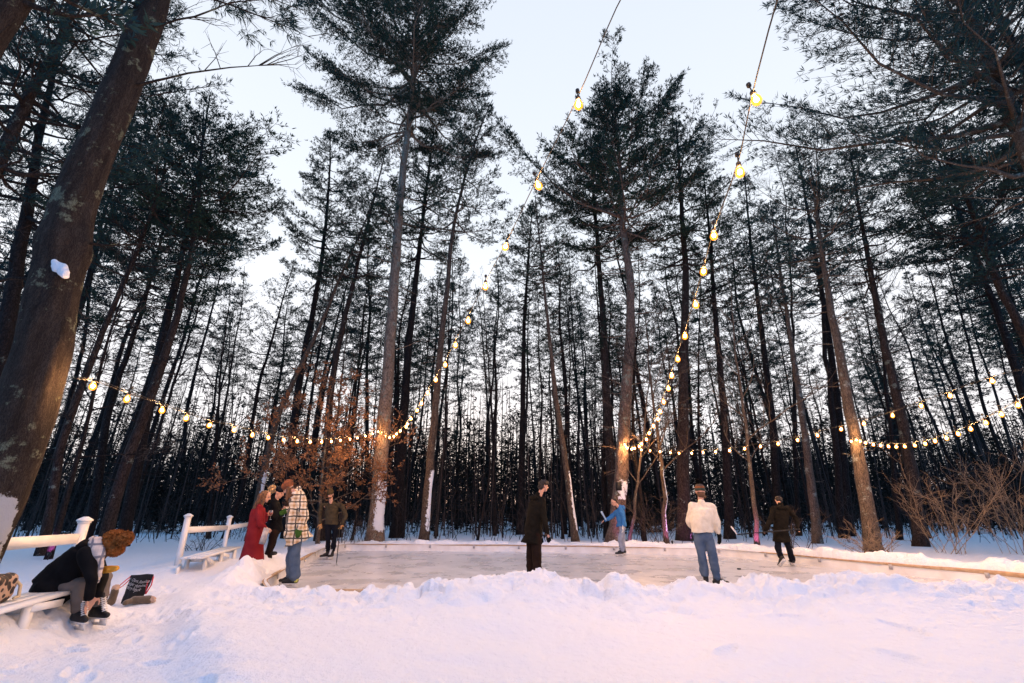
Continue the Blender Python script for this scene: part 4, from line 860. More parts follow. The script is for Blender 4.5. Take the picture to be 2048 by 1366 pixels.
b = MB(); b.tube([bp_+d3*.22+[.05, 0, .18], bp_+d3*.30+[.07, 0, .12], bp_+d3*.28+[.1, 0, .02], bp_+d3*.18+[.12, 0, .02]], [.015]*4, 6); b.build('strap', mat('tan_strap', (.55, .42, .25), .7), o)
mtx = mat('white_lettering', (.75, .72, .70), .8); mred = mat('red_ribbon', (.62, .03, .04), .6); mtote = mat('printed_black_fabric', (.014, .013, .013), .8, .2, 20)
t0 = atz(262, 1203, .12); tq = np.array([t0[0], t0[1], gh(t0[0], t0[1])]); o = empty('tote_bag', tq, 'black tote bag with white script and red handles slumped on the snow', 'tote bag')
ax = unit([.97, -.25, 0]); nrm = unit([-.25, -.97, .0]); up = unit([.10, .16, 1.]); b = MB()
def tp(u, v, w_=0): return tq + ax*(u*(.15+.06*v)) + up*(v*.36) - ax*(0) + nrm*w_
n1, n2 = 13, 9; uu = np.linspace(-1, 1, n1); vv = np.linspace(0, 1, n2)
for sgn in (1, -1):
    G = np.array([[tp(u, v + (.06*math.sin(u*2.0+.5) - .05*u if v == 1 else -.05*u*v), sgn*(.075*(1-v*.45)*(1-u**4)) + .012*math.sin(u*9+v*5)) for u in uu] for v in vv])
    i = np.arange(n2-1)[:, None]*n1; j = np.arange(n1-1)[None]; q = np.stack([i+j, i+j+1, i+n1+j+1, i+n1+j], -1).reshape(-1, 4); b.add(G.reshape(-1, 3), q)
tb = b.build('tote_body', mtote, o, smooth=True)
def text_on(s, u, v, h, par, rot=0):
    c = bpy.data.curves.new('txt', 'FONT'); c.body = s; c.size = h; c.shear = .35; c.extrude = .0008; c.align_x = 'CENTER'; to = bpy.data.objects.new('txt', c); COL.objects.link(to)
    dg = bpy.context.evaluated_depsgraph_get(); me = bpy.data.meshes.new_from_object(to.evaluated_get(dg)); bpy.data.objects.remove(to)
    co = np.empty(len(me.vertices)*3, np.float32); me.vertices.foreach_get('co', co); co = co.reshape(-1, 3); ca, sa = math.cos(rot), math.sin(rot)
    x = co[:, 0]*ca-co[:, 1]*sa; y = co[:, 0]*sa+co[:, 1]*ca
    W_ = np.array([tp(u+xx/.2, v+yy/.36, .075*(1-(v+yy/.36)*.45)*(1-min(1, abs(u+xx/.2))**4)+.018) for xx, yy in zip(x, y)]) - np.array(world_loc(par))
    me.vertices.foreach_set('co', W_.astype(np.float32).ravel()); me.materials.clear(); me.materials.append(mtx); me.name = 'lettering'; ob = bpy.data.objects.new('lettering', me); COL.objects.link(ob); ob.parent = par
for s, u, v, r_ in (('and \u00b7 Olans,', -.42, .80, -.12), ('\u00b7 Delight \u00b7', -.45, .66, -.12), ('ful \u00b7 Merry for', -.4, .52, -.10), ('\u00b7 Realta', .58, .74, .1), ('Matsino', .55, .60, .1), ('Jack', .55, .46, .1)): text_on(s, u, v, .055, tb, r_)
for u0, u1, drop, sw in ((-.95, -.75, -.26, -.22), (.62, .98, -.22, .09)):
    a = tp(u0, .98); e = tp(u1, .98); m = (a+e)/2 + up*drop + ax*sw + nrm*.05
    P = [a, a*.5+m*.5+ax*-.01, m, e*.5+m*.5+ax*.03, e]; 
    c = MB(); V = []; 
    for p in P: V += [p+up*.0-ax*.012, p+ax*.012+nrm*.004]
    c.add(V, [(2*i_, 2*i_+1, 2*i_+3, 2*i_+2) for i_ in range(4)]); h_ = c.build('handle', mred, o); h_.modifiers.new('s', 'SOLIDIFY').thickness = .003
msu = mat('suede', (.085, .06, .035), .95, .3, 60, col2=(.13, .09, .055), cscale=9, sheen=.4); mfur = mat('cream_fur', (.55, .38, .28), 1, .8, 90)
def boot(p, d, lying, lab, k=.78):
    p = np.array(p, float); o = empty('boot', p, lab, 'boot', 'boots left on the snow'); d = unit(d); b = MB()
    if lying: b.cap(p+[0, 0, .055], p+d*.20+[0, 0, .06], .05, .055); b.cap(p+[0, 0, .05], p-d*.03+np.array([d[1], -d[0], 0])*.12+[0, 0, .045], .045, .036); e = p+d*.235+[0, 0, .06]
    else: b.cap(p+[0, 0, .05], p+[0, 0, .19], .045, .05); b.cap(p+[0, 0, .045], p+d*.14+[0, 0, .04], .045, .034); e = p+[0, 0, .225]
    soft(b, 'upper', msu, o, .011, 4, .008, 12); c = MB(); c.sphere(e, (.047, .047, .047)); soft(c, 'cuff', mfur, o, .01, 1, .02, 40)
q = tq + np.array([.12, -.12, 0]); boot((q[0], q[1], gh(q[0], q[1])), (1, .15, 0), True, 'brown suede boot lying on its side before the tote bag')
q = tq + np.array([-.10, -.22, 0]); boot((q[0], q[1], gh(q[0], q[1])), (-.5, -.8, 0), False, 'brown suede boot standing up before the tote bag')
q = atz(1478, 1138, .01); c = MB(); c.tube([(q[0], q[1], .001), (q[0], q[1], .028)], .045, 16); o = c.build('puck', M['blackrub'], origin=(q[0], q[1], 0)); tag(o, 'small black hockey puck lying alone on the ice', 'puck')
# ---------------------------------------------------------------- people
def cloth(name, col, col2=None, rough=.85, bump=.35, bs=7, sheen=0, cs=6): return mat(name, col, rough, bump, bs, col2=col2, cscale=cs, sheen=sheen, spec=.06)
SKIN = mat('skin', (.50, .27, .19), .55, spec=.35); 
HAIRB = mat('brown_hair', (.075, .035, .018), .6, .6, 30, col2=(.16, .075, .035), cscale=20, stretch=(5, 5, .7)); HAIRK = mat('dark_hair', (.012, .009, .008), .55, .6, 30, col2=(.035, .025, .02), cscale=20, stretch=(5, 5, .7))
C = dict(black=cloth('black_coat', (.005, .005, .006), (.009, .009, .010)), blackb=cloth('brown_black_coat', (.008, .0065, .005), (.013, .011, .008)), red=cloth('red_puffer', (.16, .012, .016), (.21, .02, .024)), olive=cloth('olive_brown_jacket', (.038, .030, .019), (.06, .047, .03)),
    blue=cloth('blue_jacket', (.035, .14, .34), (.055, .19, .42)), cream=cloth('cream_fleece', (.72, .60, .44), (.82, .70, .54), bs=60, sheen=.2, cs=14), jeans=cloth('blue_jeans', (.055, .085, .135), (.11, .145, .20), cs=5), jeansl=cloth('light_jeans', (.20, .23, .30), (.33, .35, .42), cs=6),
    navy=cloth('dark_trousers', (.005, .006, .010), (.009, .010, .015)), brownp=cloth('brown_black_trousers', (.014, .008, .006), (.022, .013, .010)), greyp=cloth('grey_trousers', (.13, .105, .09), (.18, .15, .13)), 
    hatbr=cloth('brown_knit', (.13, .045, .022), (.20, .075, .04), bs=70), hatol=cloth('olive_knit', (.05, .035, .018), (.08, .055, .03), bs=70), fur=cloth('russet_fur', (.22, .075, .018), (.48, .19, .06), bump=1, bs=60, cs=30), furt=cloth('tan_fur', (.5, .32, .16), (.7, .5, .3), bump=1, bs=60, cs=30),
    green=cloth('green_knit', (.03, .075, .012), (.05, .11, .025), bs=70), tan=cloth('tan_leather', (.30, .15, .05), (.4, .22, .09)), white=cloth('white_knit', (.7, .66, .62)), scarf=cloth('pale_plaid_scarf', (.62, .53, .46), (.25, .25, .27), cs=9), glove=cloth('black_glove', (.006, .006, .006)), mustard=cloth('mustard_leather', (.55, .26, .03), (.62, .33, .06)))
def plaid():
    m = bpy.data.materials.new('cream_and_black_plaid'); m.use_nodes = True; n = m.node_tree.nodes; l = m.node_tree.links; b = n['Principled BSDF']; b.inputs['Roughness'].default_value = .95; b.inputs['Sheen Weight'].default_value = .1
    t = n.new('ShaderNodeTexCoord'); s = n.new('ShaderNodeSeparateXYZ'); l.new(t.outputs['Object'], s.inputs[0])
    nz_ = n.new('ShaderNodeTexNoise'); nz_.inputs['Scale'].default_value = 5; l.new(t.outputs['Object'], nz_.inputs[0])
    def mt(op, *a):
        q = n.new('ShaderNodeMath'); q.operation = op
        for i, v in enumerate(a):
            if isinstance(v, (int, float)): q.inputs[i].default_value = v
            else: l.new(v, q.inputs[i])
        return q.outputs[0]
    wob = mt('MULTIPLY', mt('SUBTRACT', nz_.outputs[0], .5), .05)
    def stripes(c, per, ph, w_):
        f = mt('FRACT', mt('ADD', mt('DIVIDE', mt('ADD', c, wob), per), ph)); return mt('LESS_THAN', mt('ABSOLUTE', mt('SUBTRACT', f, .5)), w_)
    h = mt('ADD', mt('MULTIPLY', s.outputs['X'], .8), mt('MULTIPLY', s.outputs['Y'], .62))
    blk = mt('MAXIMUM', stripes(h, .125, 0, .085), stripes(s.outputs['Z'], .13, 0, .095)); tanm = mt('MULTIPLY', mt('ADD', stripes(h, .125, .5, .15), stripes(s.outputs['Z'], .13, .5, .15)), .5)
    m1 = n.new('ShaderNodeMix'); m1.data_type = 'RGBA'; l.new(tanm, m1.inputs[0]); m1.inputs[6].default_value = (.72, .60, .44, 1); m1.inputs[7].default_value = (.42, .25, .11, 1)
    m2 = n.new('ShaderNodeMix'); m2.data_type = 'RGBA'; l.new(mt('MULTIPLY', blk, .93), m2.inputs[0]); l.new(m1.outputs[2], m2.inputs[6]); m2.inputs[7].default_value = (.018, .012, .012, 1); l.new(m2.outputs[2], b.inputs['Base Color'])
    nb = n.new('ShaderNodeTexNoise'); nb.inputs['Scale'].default_value = 60; l.new(t.outputs['Object'], nb.inputs[0]); bp = n.new('ShaderNodeBump'); bp.inputs['Strength'].default_value = .4; bp.inputs['Distance'].default_value = .01; l.new(nb.outputs[0], bp.inputs['Height']); l.new(bp.outputs[0], b.inputs['Normal']); return m
C['plaid'] = plaid()
M['holder'] = mat('skate_holder', (.68, .66, .64), .4); M['lace'] = mat('white_laces', (.75, .73, .70), .7)
def loft(mb, secs, k=26):
    V = []
    for c, a, b in secs:
        th = np.arange(k)*2*math.pi/k; V.append(np.asarray(c)+np.cos(th)[:, None]*np.asarray(a)+np.sin(th)[:, None]*np.asarray(b))
    n_ = len(V); V = np.concatenate(V); i = np.arange(n_-1)[:, None]*k; j = np.arange(k)[None]; j2 = (j+1) % k
    q = np.stack([i+j, i+j2, i+k+j2, i+k+j], -1).reshape(-1, 4); V = np.vstack([V, secs[0][0], secs[-1][0]]); t = []
    for x in range(k): t.append((n_*k, (x+1) % k, x)); t.append((n_*k+1, (n_-1)*k+x, (n_-1)*k+(x+1) % k))
    mb.add(V, q, t)
def frame(f, up=(0, 0, 1)):
    f = unit(f); s = unit(np.cross(f, up)); u = np.cross(s, f); return f, s, u          # forward, its right, up
def head(mb, c, f, up=(0, 0, 1), s=1.):
    f, r, u = frame(f, up); Mx = np.stack([r, f, u], 1); c = np.asarray(c, float)
    mb.sphere(c+u*.025*s, (.076*s, .093*s, .092*s), 20, 14, Mx)
    mb.sphere(c+f*.030*s-u*.045*s, (.058*s, .060*s, .066*s), 16, 10, Mx); mb.sphere(c+f*.068*s-u*.088*s, (.026*s, .022*s, .022*s), 10, 6, Mx)      # jaw, chin
    mb.cap(c+f*.088*s+u*.015*s, c+f*.108*s-u*.022*s, .011*s, .017*s, 8)                                   # nose
    mb.cap(c+f*.080*s-u*.052*s-r*.018*s, c+f*.080*s-u*.052*s+r*.018*s, .011*s, .011*s, 8)                 # mouth
    mb.cap(c+f*.080*s+u*.030*s-r*.035*s, c+f*.080*s+u*.030*s+r*.035*s, .011*s, .011*s, 8)                 # brow
    for g in (-1, 1): mb.sphere(c+r*g*.077*s-f*.005*s-u*.008*s, (.012*s, .020*s, .032*s), 8, 6, Mx)
def hand(mb, wrist, d, nrm_, side, s=1., curl=.5):
    """palm, four unequal fingers with two bends and a thumb off the side of the palm"""
    d = unit(d); nrm_ = unit(np.asarray(nrm_)-d*np.dot(nrm_, d)); lat = np.cross(d, nrm_)*side; w_ = np.asarray(wrist, float)
    for a in (-.022, 0, .022): mb.cap(w_+lat*a*s*.6, w_+d*.085*s+lat*a*s, .015*s, .013*s, 8)
    for a, L in zip((-.033, -.011, .011, .032), (.060, .076, .082, .070)):
        p = w_+d*.088*s+lat*a*s; dd = d; q = p
        for e in range(3):
            dd = unit(dd + nrm_*curl*(.55+.2*e)); q2 = q+dd*L*s*(.45, .32, .25)[e]; mb.cap(q, q2, .0092*s*(1-.1*e), .0085*s*(1-.1*e), 8); q = q2
    p = w_+d*.025*s+lat*.028*s; m = p+unit(d*.6+lat*.8+nrm_*.3)*.045*s; mb.cap(p, m, .012*s, .011*s, 8); mb.cap(m, m+unit(d*.9+lat*.2+nrm_*.5)*.035*s, .0105*s, .009*s, 8)
def mitten(mb, wrist, d, side_v, s=1.):
    d = unit(d); v = unit(side_v); w_ = np.asarray(wrist, float); mb.cap(w_-d*.03*s, w_+d*.03*s, .042*s, .045*s); mb.cap(w_+d*.03*s+v*.012*s, w_+d*.125*s+v*.010*s, .045*s, .035*s); mb.cap(w_+d*.03*s-v*.012*s, w_+d*.12*s-v*.014*s, .042*s, .033*s); mb.cap(w_+d*.02*s+v*.03*s, w_+d*.07*s+v*.062*s, .02*s, .017*s)
def skate(o, ank, d, col=None, roll=0., up=(0, 0, 1), s=1., laces=False, accent=None):
    """ank = ankle joint; the blade's lowest line is .185 below it along up"""
    f, r, u = frame(d, up); a = np.asarray(ank, float); sole = a-u*.115*s; b = MB()
    b.cap(sole-f*.045*s+u*.040*s, sole+f*.10*s+u*.036*s, .042*s, .040*s); b.cap(sole+f*.10*s+u*.036*s, sole+f*.185*s+u*.030*s, .040*s, .031*s); b.cap(a-u*.06*s-f*.02*s, a+u*.07*s-f*.01*s, .047*s, .052*s); b.cap(a-u*.04*s+f*.03*s, a-u*.06*s+f*.10*s, .045*s, .036*s); b.cap(a+u*.05*s+f*.035*s, a+u*.12*s+f*.045*s, .028*s, .02*s)
    sk = soft(b, 'skate', col or M['black'], o, .0115, 4)
    h = MB(); Mx = np.stack([f, r, u], 1); h.box(sole+f*.065*s-u*.002*s, (.27*s, .060*s, .014*s), Mx)
    for q in (-.025, .15): h.box(sole+f*q*s-u*.027*s, (.075*s, .024*s, .040*s), Mx)
    h.box(sole+f*.062*s-u*.047*s, (.275*s, .014*s, .010*s), Mx); h.build('blade_holder', M['holder'], sk)
    h = MB(); h.box(sole+f*.062*s-u*.0605*s, (.285*s, .0045*s, .019*s), Mx); h.build('blade', M['steel'], sk)
    if laces:
        h = MB()
        for i in range(7):
            t_ = i/6; p = a+f*(.055+.075*(1-t_))*s+u*(-.030-.015*(1-t_)+.10*t_)*s + f*.012*s; w_ = .030*s
            h.tube([p-r*w_-f*.008*s+u*.0, p+u*.006+f*.004, p+r*w_+u*.016*s-f*.008*s], .0045*s, 5); h.tube([p+r*w_-f*.008*s, p+u*.008+f*.006, p-r*w_+u*.016*s-f*.008*s], .0045*s, 5)
        h.build('laces', M['lace'], sk)
    if accent is not None:
        h = MB(); h.box(sole-f*.05*s+u*.05*s+r*.0, (.05*s, .098*s, .05*s), Mx); h.build('heel_panel', accent, sk)
    return sk
def lerp(a, b, t): return np.asarray(a)+(np.asarray(b)-np.asarray(a))*t
def person(base, label, J, face, up=(0, 0, 1), skin_hand=(None, None), sc=1., jacket=None, jm=None, jn='jacket', pants=None, pm=None, vest=None, hood=None, gap=.02, jr=1., sl=1., pl=1., disp=.03, gloved='', hands=(.4, .4)):
    o = empty('person', base, label, 'person'); b = MB(); s = sc
    lat = unit(np.asarray(J['shR'])-J['shL']); hl = unit(np.asarray(J['hipR'])-J['hipL']); nk = (np.asarray(J['shL'])+J['shR'])/2; pel = (np.asarray(J['hipL'])+J['hipR'])/2
    head(b, J['head'], face, up, s); b.cap(nk+np.array([0, 0, -.02]), lerp(nk, J['head'], .75), .056*s, .052*s)
    ch = lerp(pel, nk, .68); wa = lerp(pel, nk, .32)
    for g in (-.5, .5): b.cap(pel+hl*g*.12*s, ch+lat*g*.12*s, .065*s, .07*s)
    b.cap(J['shL'], J['shR'], .03*s, .03*s); b.cap(lerp(J['shL'], nk, .3), ch, .04*s, .06*s); b.cap(lerp(J['shR'], nk, .3), ch, .04*s, .06*s)
    for X in 'LR':
        b.cap(J['sh'+X], J['el'+X], .034*s, .031*s); b.cap(J['el'+X], J['wr'+X], .031*s, .025*s); b.cap(J['hip'+X], J['kn'+X], .055*s, .040*s); b.cap(J['kn'+X], J['an'+X], .040*s, .030*s); b.cap(np.asarray(J['an'+X])-[0, 0, .01], np.asarray(J['an'+X])-[0, 0, .06], .035*s, .03*s)
        side = 1 if X == 'R' else -1; i = 'LR'.index(X); hd = J.get('hd'+X); hn = J.get('hn'+X, (0, -1, .2))
        if hd is None: hd = unit(np.asarray(J['wr'+X])-J['el'+X])
        hand(b, J['wr'+X], hd, hn, side, s*(.72 if X in gloved else 1), hands[i])
    body = soft(b, 'body', SKIN, o, .0085, 2)
    f, r, u = frame(face, up); e = MB()
    for g in (-1, 1): e.sphere(np.asarray(J['head'])+f*.079*s+r*g*.030*s+u*.008*s, .0115*s, 8, 6)
    e.build('eyes', HAIRK, o)
    if pants:
        b = MB(); pr_ = [x*pl*s for x in pants]           # hip, thigh, knee, cuff radius
        b.cap(lerp(J['hipL'], pel, .2), lerp(J['hipR'], pel, .2), pr_[0], pr_[0]); b.cap(pel, lerp(pel, nk, .22), pr_[0]*1.02, pr_[0]*.95)
        for X in 'LR':
            H_, K_, A_ = (np.asarray(J[q+X]) for q in ('hip', 'kn', 'an')); E_ = lerp(K_, A_, J.get('cuff', .9)); b.cap(H_, K_, pr_[1], pr_[2]); b.cap(K_, E_, pr_[2], pr_[3])
            dn = unit(E_-K_); fr_ = frame(dn, (0, 1, .1)); loft(b, [(lerp(K_, E_, .6), fr_[1]*pr_[2]*.98, fr_[2]*pr_[2]*.98), (E_+dn*.02, fr_[1]*pr_[3]*1.08, fr_[2]*pr_[3]*1.12)])
        soft(b, 'trousers', pm, o, .0125, 3, disp*.9, 7)
    if jacket:
        # jacket: hem centre point, hem half widths, radii
        b = MB(); hem, hw, hd_ = jacket['hem'], jacket['hw'], jacket['hd']; hem = np.asarray(hem, float); spine = unit(nk-pel); fr0 = unit(np.cross(spine, lat)); frh = unit(np.cross(unit(pel-hem+1e-6*spine) if np.linalg.norm(pel-hem) > .12 else spine, hl))
        cw_ = jacket.get('cw', .19)*s; cd = jacket.get('cd', .14)*s; nkw = .085*s; secs = [(hem, hl*hw*s, frh*hd_*s)]
        if np.linalg.norm(pel-hem) > .12 and np.dot(pel-hem, spine) > 0: secs += [(lerp(hem, pel, .5), hl*(hw*.5+.09)*s*1., frh*(hd_*.5+.075)*s), (pel, hl*(jacket.get('pw', .18))*s, fr0*jacket.get('pd', .145)*s)]
        bulk = jacket.get('bulk', np.zeros(3))
        secs += [(wa, hl*jacket.get('ww', .17)*s, fr0*jacket.get('wd', .135)*s), (ch+bulk, lat*cw_, fr0*cd), (lerp(ch, nk, .72)+bulk*.6, lat*cw_*1.0, fr0*cd*.88), (nk-spine*.01*s, lat*cw_*.66, fr0*.085*s), (nk+spine*.045*s, lat*nkw, fr0*nkw*.9)]
        loft(b, secs)
        if jacket.get('round'): b.cap(hem-hl*.10, hem+hl*.10, jacket['round'], jacket['round'])
        sr = jacket.get('sr', .066)*s*sl; b.cap(lerp(nk, J['shL'], .6), J['shL'], sr*.95, sr*1.0); b.cap(lerp(nk, J['shR'], .6), J['shR'], sr*.95, sr*1.0)
        for X in 'LR': E_ = lerp(J['el'+X], J['wr'+X], .96); b.cap(J['sh'+X], J['el'+X], sr, sr*.86); b.cap(J['el'+X], E_, sr*.86, sr*.66)
        if jacket.get('collar'): b.cap(nk+spine*.02, nk+spine*jacket['collar'], .075*s, .070*s)
        if hood is not None:
            hc = nk-fr0*jacket.get('hs', 1)*.11*s+spine*.02*s
            b.cap(hc-lat*.07*s, hc+lat*.07*s, .058*s, .058*s); b.cap(hc+spine*.04, nk-lat*.07*s+spine*.04, .045*s, .035*s); b.cap(hc+spine*.04, nk+lat*.07*s+spine*.04, .045*s, .035*s)
        jk = soft(b, jn, jm, o, .0125, 3, disp, jacket.get('dsc', 8)); o['_jk'] = 0
        del o['_jk']
        return o, body, jk
    return o, body, None
def P3(px, py, y): return aty(px, py, y)
def beanie(o, c, f, m, s=1., pom=None, pm=None, tall=.0, up=(0, 0, 1), slouch=0., cuff=True):
    f, r, u = frame(f, up); c = np.asarray(c, float); b = MB(); Mx = np.stack([r, f, u], 1)
    b.sphere(c+u*.060*s-f*.008*s, (.092*s, .108*s, .082*s+tall), 20, 12, Mx)
    if slouch: b.sphere(c+u*.09*s-f*slouch, (.075*s, .085*s, .06*s), 14, 8, Mx)
    if cuff: b.tube([c+u*.020*s-f*.01*s, c+u*.065*s-f*.01*s], [.090*s, .094*s], 20)
    hb = soft(b, 'hat', m, o, .011, 3, .006, 20)
    if pom: fluff(hb, c+u*(.15*s+tall+pom*.4)-f*.01, pom, pm, 'pompom')
    return hb
def fluff(par, c, r, m, name, n_=260, L=.35):
    b = MB(); g_ = unit(rng.normal(size=(n_, 3))); b.sphere(c, r*.86, 14, 10); b.tufts(np.asarray(c)+g_*r*.8, g_, r*L*1.1, r*.09, 3, .5); return b.build(name, m, par, smooth=False)
# --- woman in the long red coat
y0 = 10.15
J = dict(head=P3(531, 993, y0), shL=P3(516, 1012, y0+.17), shR=P3(519, 1014, y0-.17), elL=P3(530, 1040, y0+.2), wrL=P3(533, 1029, y0+.08), elR=P3(519, 1047, y0-.2), wrR=P3(530, 1055, y0-.14), hipL=P3(511, 1062, y0+.09), hipR=P3(512, 1063, y0-.09), knL=P3(500, 1100, y0+.09), knR=P3(500, 1102, y0-.09), anL=P3(496, 1132, y0+.09), anR=P3(489, 1134, y0-.09), hdL=(1, -.1, .1), cuff=.8)
o, body, jk = person((J['anR'][0], y0, gh(J['anR'][0], y0)), 'woman with long brown hair in a long red padded coat holding a stemmed glass', J, (.9, .15, -.25), pants=(.10, .08, .06, .05), pm=C['navy'], jacket=dict(hem=P3(503, 1122, y0), hw=.25, hd=.24, cw=.175, cd=.155, pw=.19, pd=.175, ww=.175, wd=.16, collar=.09, dsc=7, sr=.07), jm=C['red'], jn='long_coat', disp=.014, sc=.97)
hm = MB(); hc = J['head']; hm.sphere(hc+[-.02, 0, .035], (.10, .088, .095)); 
for yy_ in (-.07, .0, .07): hm.cap(hc+[-.06, yy_, .02], hc+[-.13, yy_*1.2, -.24], .055, .05)
hm.cap(hc+[.02, -.07, .0], hc+[-.01, -.10, -.22], .032, .03); soft(hm, 'hair', HAIRB, o, .011, 2, .016, 14)
m = MB(); q = P3(529, 1072, y0-.24); m.box(q, (.115, .022, .30), np.array(Matrix.Rotation(.16, 3, 'Y'))); m.build('cream_cloth', C['scarf'], o)
b = MB()
for X, dx in (('L', .0), ('R', 0)): a = J['an'+X]; b.cap([a[0], a[1], a[2]-.02], [a[0], a[1], gh(a[0], a[1])+.05], .05, .045); b.cap([a[0], a[1], gh(a[0], a[1])+.045], [a[0]+.15, a[1]-.02, gh(a[0], a[1])+.04], .045, .038)
soft(b, 'boots', M['black'], o, .012, 3)
glassm = bpy.data.materials.new('clear_glass'); glassm.use_nodes = True; _b = glassm.node_tree.nodes['Principled BSDF']; _b.inputs['Transmission Weight'].default_value = .9; _b.inputs['Roughness'].default_value = .05; _b.inputs['Base Color'].default_value = (.9, .9, .9, 1)
def wineglass(p, m2, lab):
    o = empty('wine_glass', p, lab, 'wine glass', 'stemmed glasses in hand'); p = np.array(p); g_ = MB(); g_.tube([p+[0, 0, 0], p+[0, 0, .004], p+[0, 0, .008], p+[0, 0, .08], p+[0, 0, .09], p+[0, 0, .12], p+[0, 0, .15], p+[0, 0, .18]], [.034, .033, .005, .005, .018, .036, .040, .034], 14, caps=False); g_.build('glass', glassm, o, smooth=True)
    g_ = MB(); g_.tube([p+[0, 0, .093], p+[0, 0, .12], p+[0, 0, .14]], [.016, .033, .036], 14); g_.build('drink', m2, o)
wineglass(J['wrL']+[.10, -.015, -.10], mat('rose_drink', (.45, .06, .05), .2), 'stemmed glass of pink drink in the hand of the woman in red')
# --- person in black with pompom hat
y0 = 10.75
J = dict(head=P3(559, 985, y0), shL=P3(550, 1003, y0+.18), shR=P3(549, 1004, y0-.18), elL=P3(556, 1033, y0+.22), wrL=P3(566, 1025, y0+.10), elR=P3(550, 1036, y0-.22), wrR=P3(562, 1023, y0-.16), hipL=P3(549, 1062, y0+.1), hipR=P3(549, 1063, y0-.1), knL=P3(544, 1090, y0+.1), knR=P3(541, 1092, y0-.1), anL=P3(535, 1120, y0+.1), anR=P3(531, 1122, y0-.1), hdR=(.8, .1, .6), hdL=(.8, .1, .4), cuff=.95)
o, body, jk = person((J['anR'][0], y0, gh(J['anR'][0], y0)), 'person in black with a tan pompom hat leaning in beside the woman in red', J, (.9, -.1, -.35), pants=(.105, .085, .068, .06), pm=C['brownp'], jacket=dict(hem=P3(549, 1064, y0), hw=.19, hd=.17, collar=.08), jm=C['black'], hood=True)
hb = beanie(o, J['head'], (.9, -.1, -.35), C['navy']); fluff(hb, P3(545, 978, y0-.05), .082, C['furt'], 'pompom')
wineglass(J['wrR']+[.10, -.02, -.10], mat('pale_drink', (.5, .3, .15), .2), 'stemmed glass in the hand of the person in black with the pompom hat')
b = MB()
for X in 'LR': a = J['an'+X]; z = gh(a[0], a[1]); b.cap([a[0], a[1], a[2]], [a[0], a[1], z+.05], .05, .045); b.cap([a[0], a[1], z+.045], [a[0]+.15, a[1], z+.04], .045, .038)
soft(b, 'boots', M['black'], o, .012, 3)
# --- woman in the plaid shirt jacket
y0 = 9.55
J = dict(head=P3(578, 976, y0), shL=P3(599, 991, y0-.16), shR=P3(594, 990, y0+.16), elL=P3(611, 1033, y0-.25), wrL=P3(600, 1056, y0-.26), elR=P3(590, 1030, y0+.22), wrR=P3(576, 1020, y0+.15), hipL=P3(594, 1066, y0-.09), hipR=P3(592, 1066, y0+.09), knL=P3(590, 1110, y0-.10), knR=P3(583, 1111, y0+.09), anL=P3(589, 1152, y0-.09), anR=P3(582, 1151, y0+.09), cuff=1.0)
o, body, jk = person((J['anL'][0], y0, 0), 'woman in a cream and black plaid shirt jacket and baggy jeans on skates', J, (-.75, -.25, -.62), gloved='LR', pants=(.115, .105, .098, .092), pm=C['jeans'], jacket=dict(hem=P3(598, 1084, y0), hw=.265, hd=.27, cw=.20, cd=.17, pw=.215, pd=.215, ww=.20, wd=.19, collar=.10, sr=.088, dsc=7), jm=C['plaid'], jn='plaid_jacket', disp=.03)
beanie(o, J['head'], (-.75, -.25, -.62), C['hatbr'], 1.12, slouch=.03)
hm = MB(); hc = J['head']; hm.cap(hc+[.02, -.075, .0], hc+[.045, -.10, -.22], .036, .03); hm.cap(hc+[.05, 0, -.01], hc+[.08, -.02, -.18], .055, .05); soft(hm, 'hair', HAIRB, o, .011, 2, .014, 14)
b = MB(); mitten(b, J['wrL']+[0, 0, .01], (-.1, -.05, -1), (-1, 0, 0), 1.15); soft(b, 'mitten', C['green'], o, .011, 3, .006, 20)
b = MB(); mitten(b, J['wrR'], (-.6, -.1, -.3), (0, 0, 1), 1.05); soft(b, 'mitten', C['green'], o, .011, 3, .006, 20)
cu = MB(); nk_ = (J['shL']+J['shR'])/2; cu.tube([nk_+[-.03, 0, .03], nk_+[-.035, 0, .07]], [.10, .085], 18); soft(cu, 'collar', C['white'], o, .012, 3)
lime = mat('lime_panel', (.5, .5, .12), .5)
skate(o, (J['anL'][0], J['anL'][1], .185), (-1, -.12, 0), accent=lime); skate(o, (J['anR'][0], J['anR'][1], .185), (-1, -.05, 0), accent=lime)
# --- man with stick looking down
y0 = 14.6
J = dict(head=P3(661, 988, y0-.12), shL=P3(683, 1010, y0), shR=P3(643, 1010, y0), elL=P3(692, 1032, y0-.05), wrL=P3(684, 1049, y0-.22), elR=P3(640, 1031, y0-.03), wrR=P3(641, 1047, y0-.10), hipL=P3(671, 1050, y0), hipR=P3(656, 1050, y0), knL=P3(669, 1076, y0-.04), knR=P3(657, 1076, y0-.04), anL=P3(665, 1104, y0-.02), anR=P3(655, 1103, y0), cuff=.88, hnL=(-.5, -.6, 0))
o, body, jk = person((J['anR'][0], y0, 0), 'bearded man in an olive brown jacket and beanie looking down at his hockey stick', J, (-.05, -.8, -.55), gloved='LR', pants=(.11, .095, .075, .06), pm=C['navy'], jacket=dict(hem=P3(663, 1049, y0), hw=.19, hd=.15, cw=.205, cd=.15, ww=.195, wd=.15, collar=.10, sr=.068), jm=C['olive'], hood=True)
beanie(o, J['head'], (-.05, -.8, -.55), C['hatol'], 1.0, tall=.03)
b = MB(); f_, r2, u2 = frame((-.05, -.8, -.55)); b.sphere(J['head']+f_*.062-u2*.075, (.052, .045, .045)); b.cap(J['head']+f_*.02-u2*.06-r2*.055, J['head']+f_*.02-u2*.06+r2*.055, .024, .024); soft(b, 'beard', HAIRB, o, .01, 2, .008, 25)
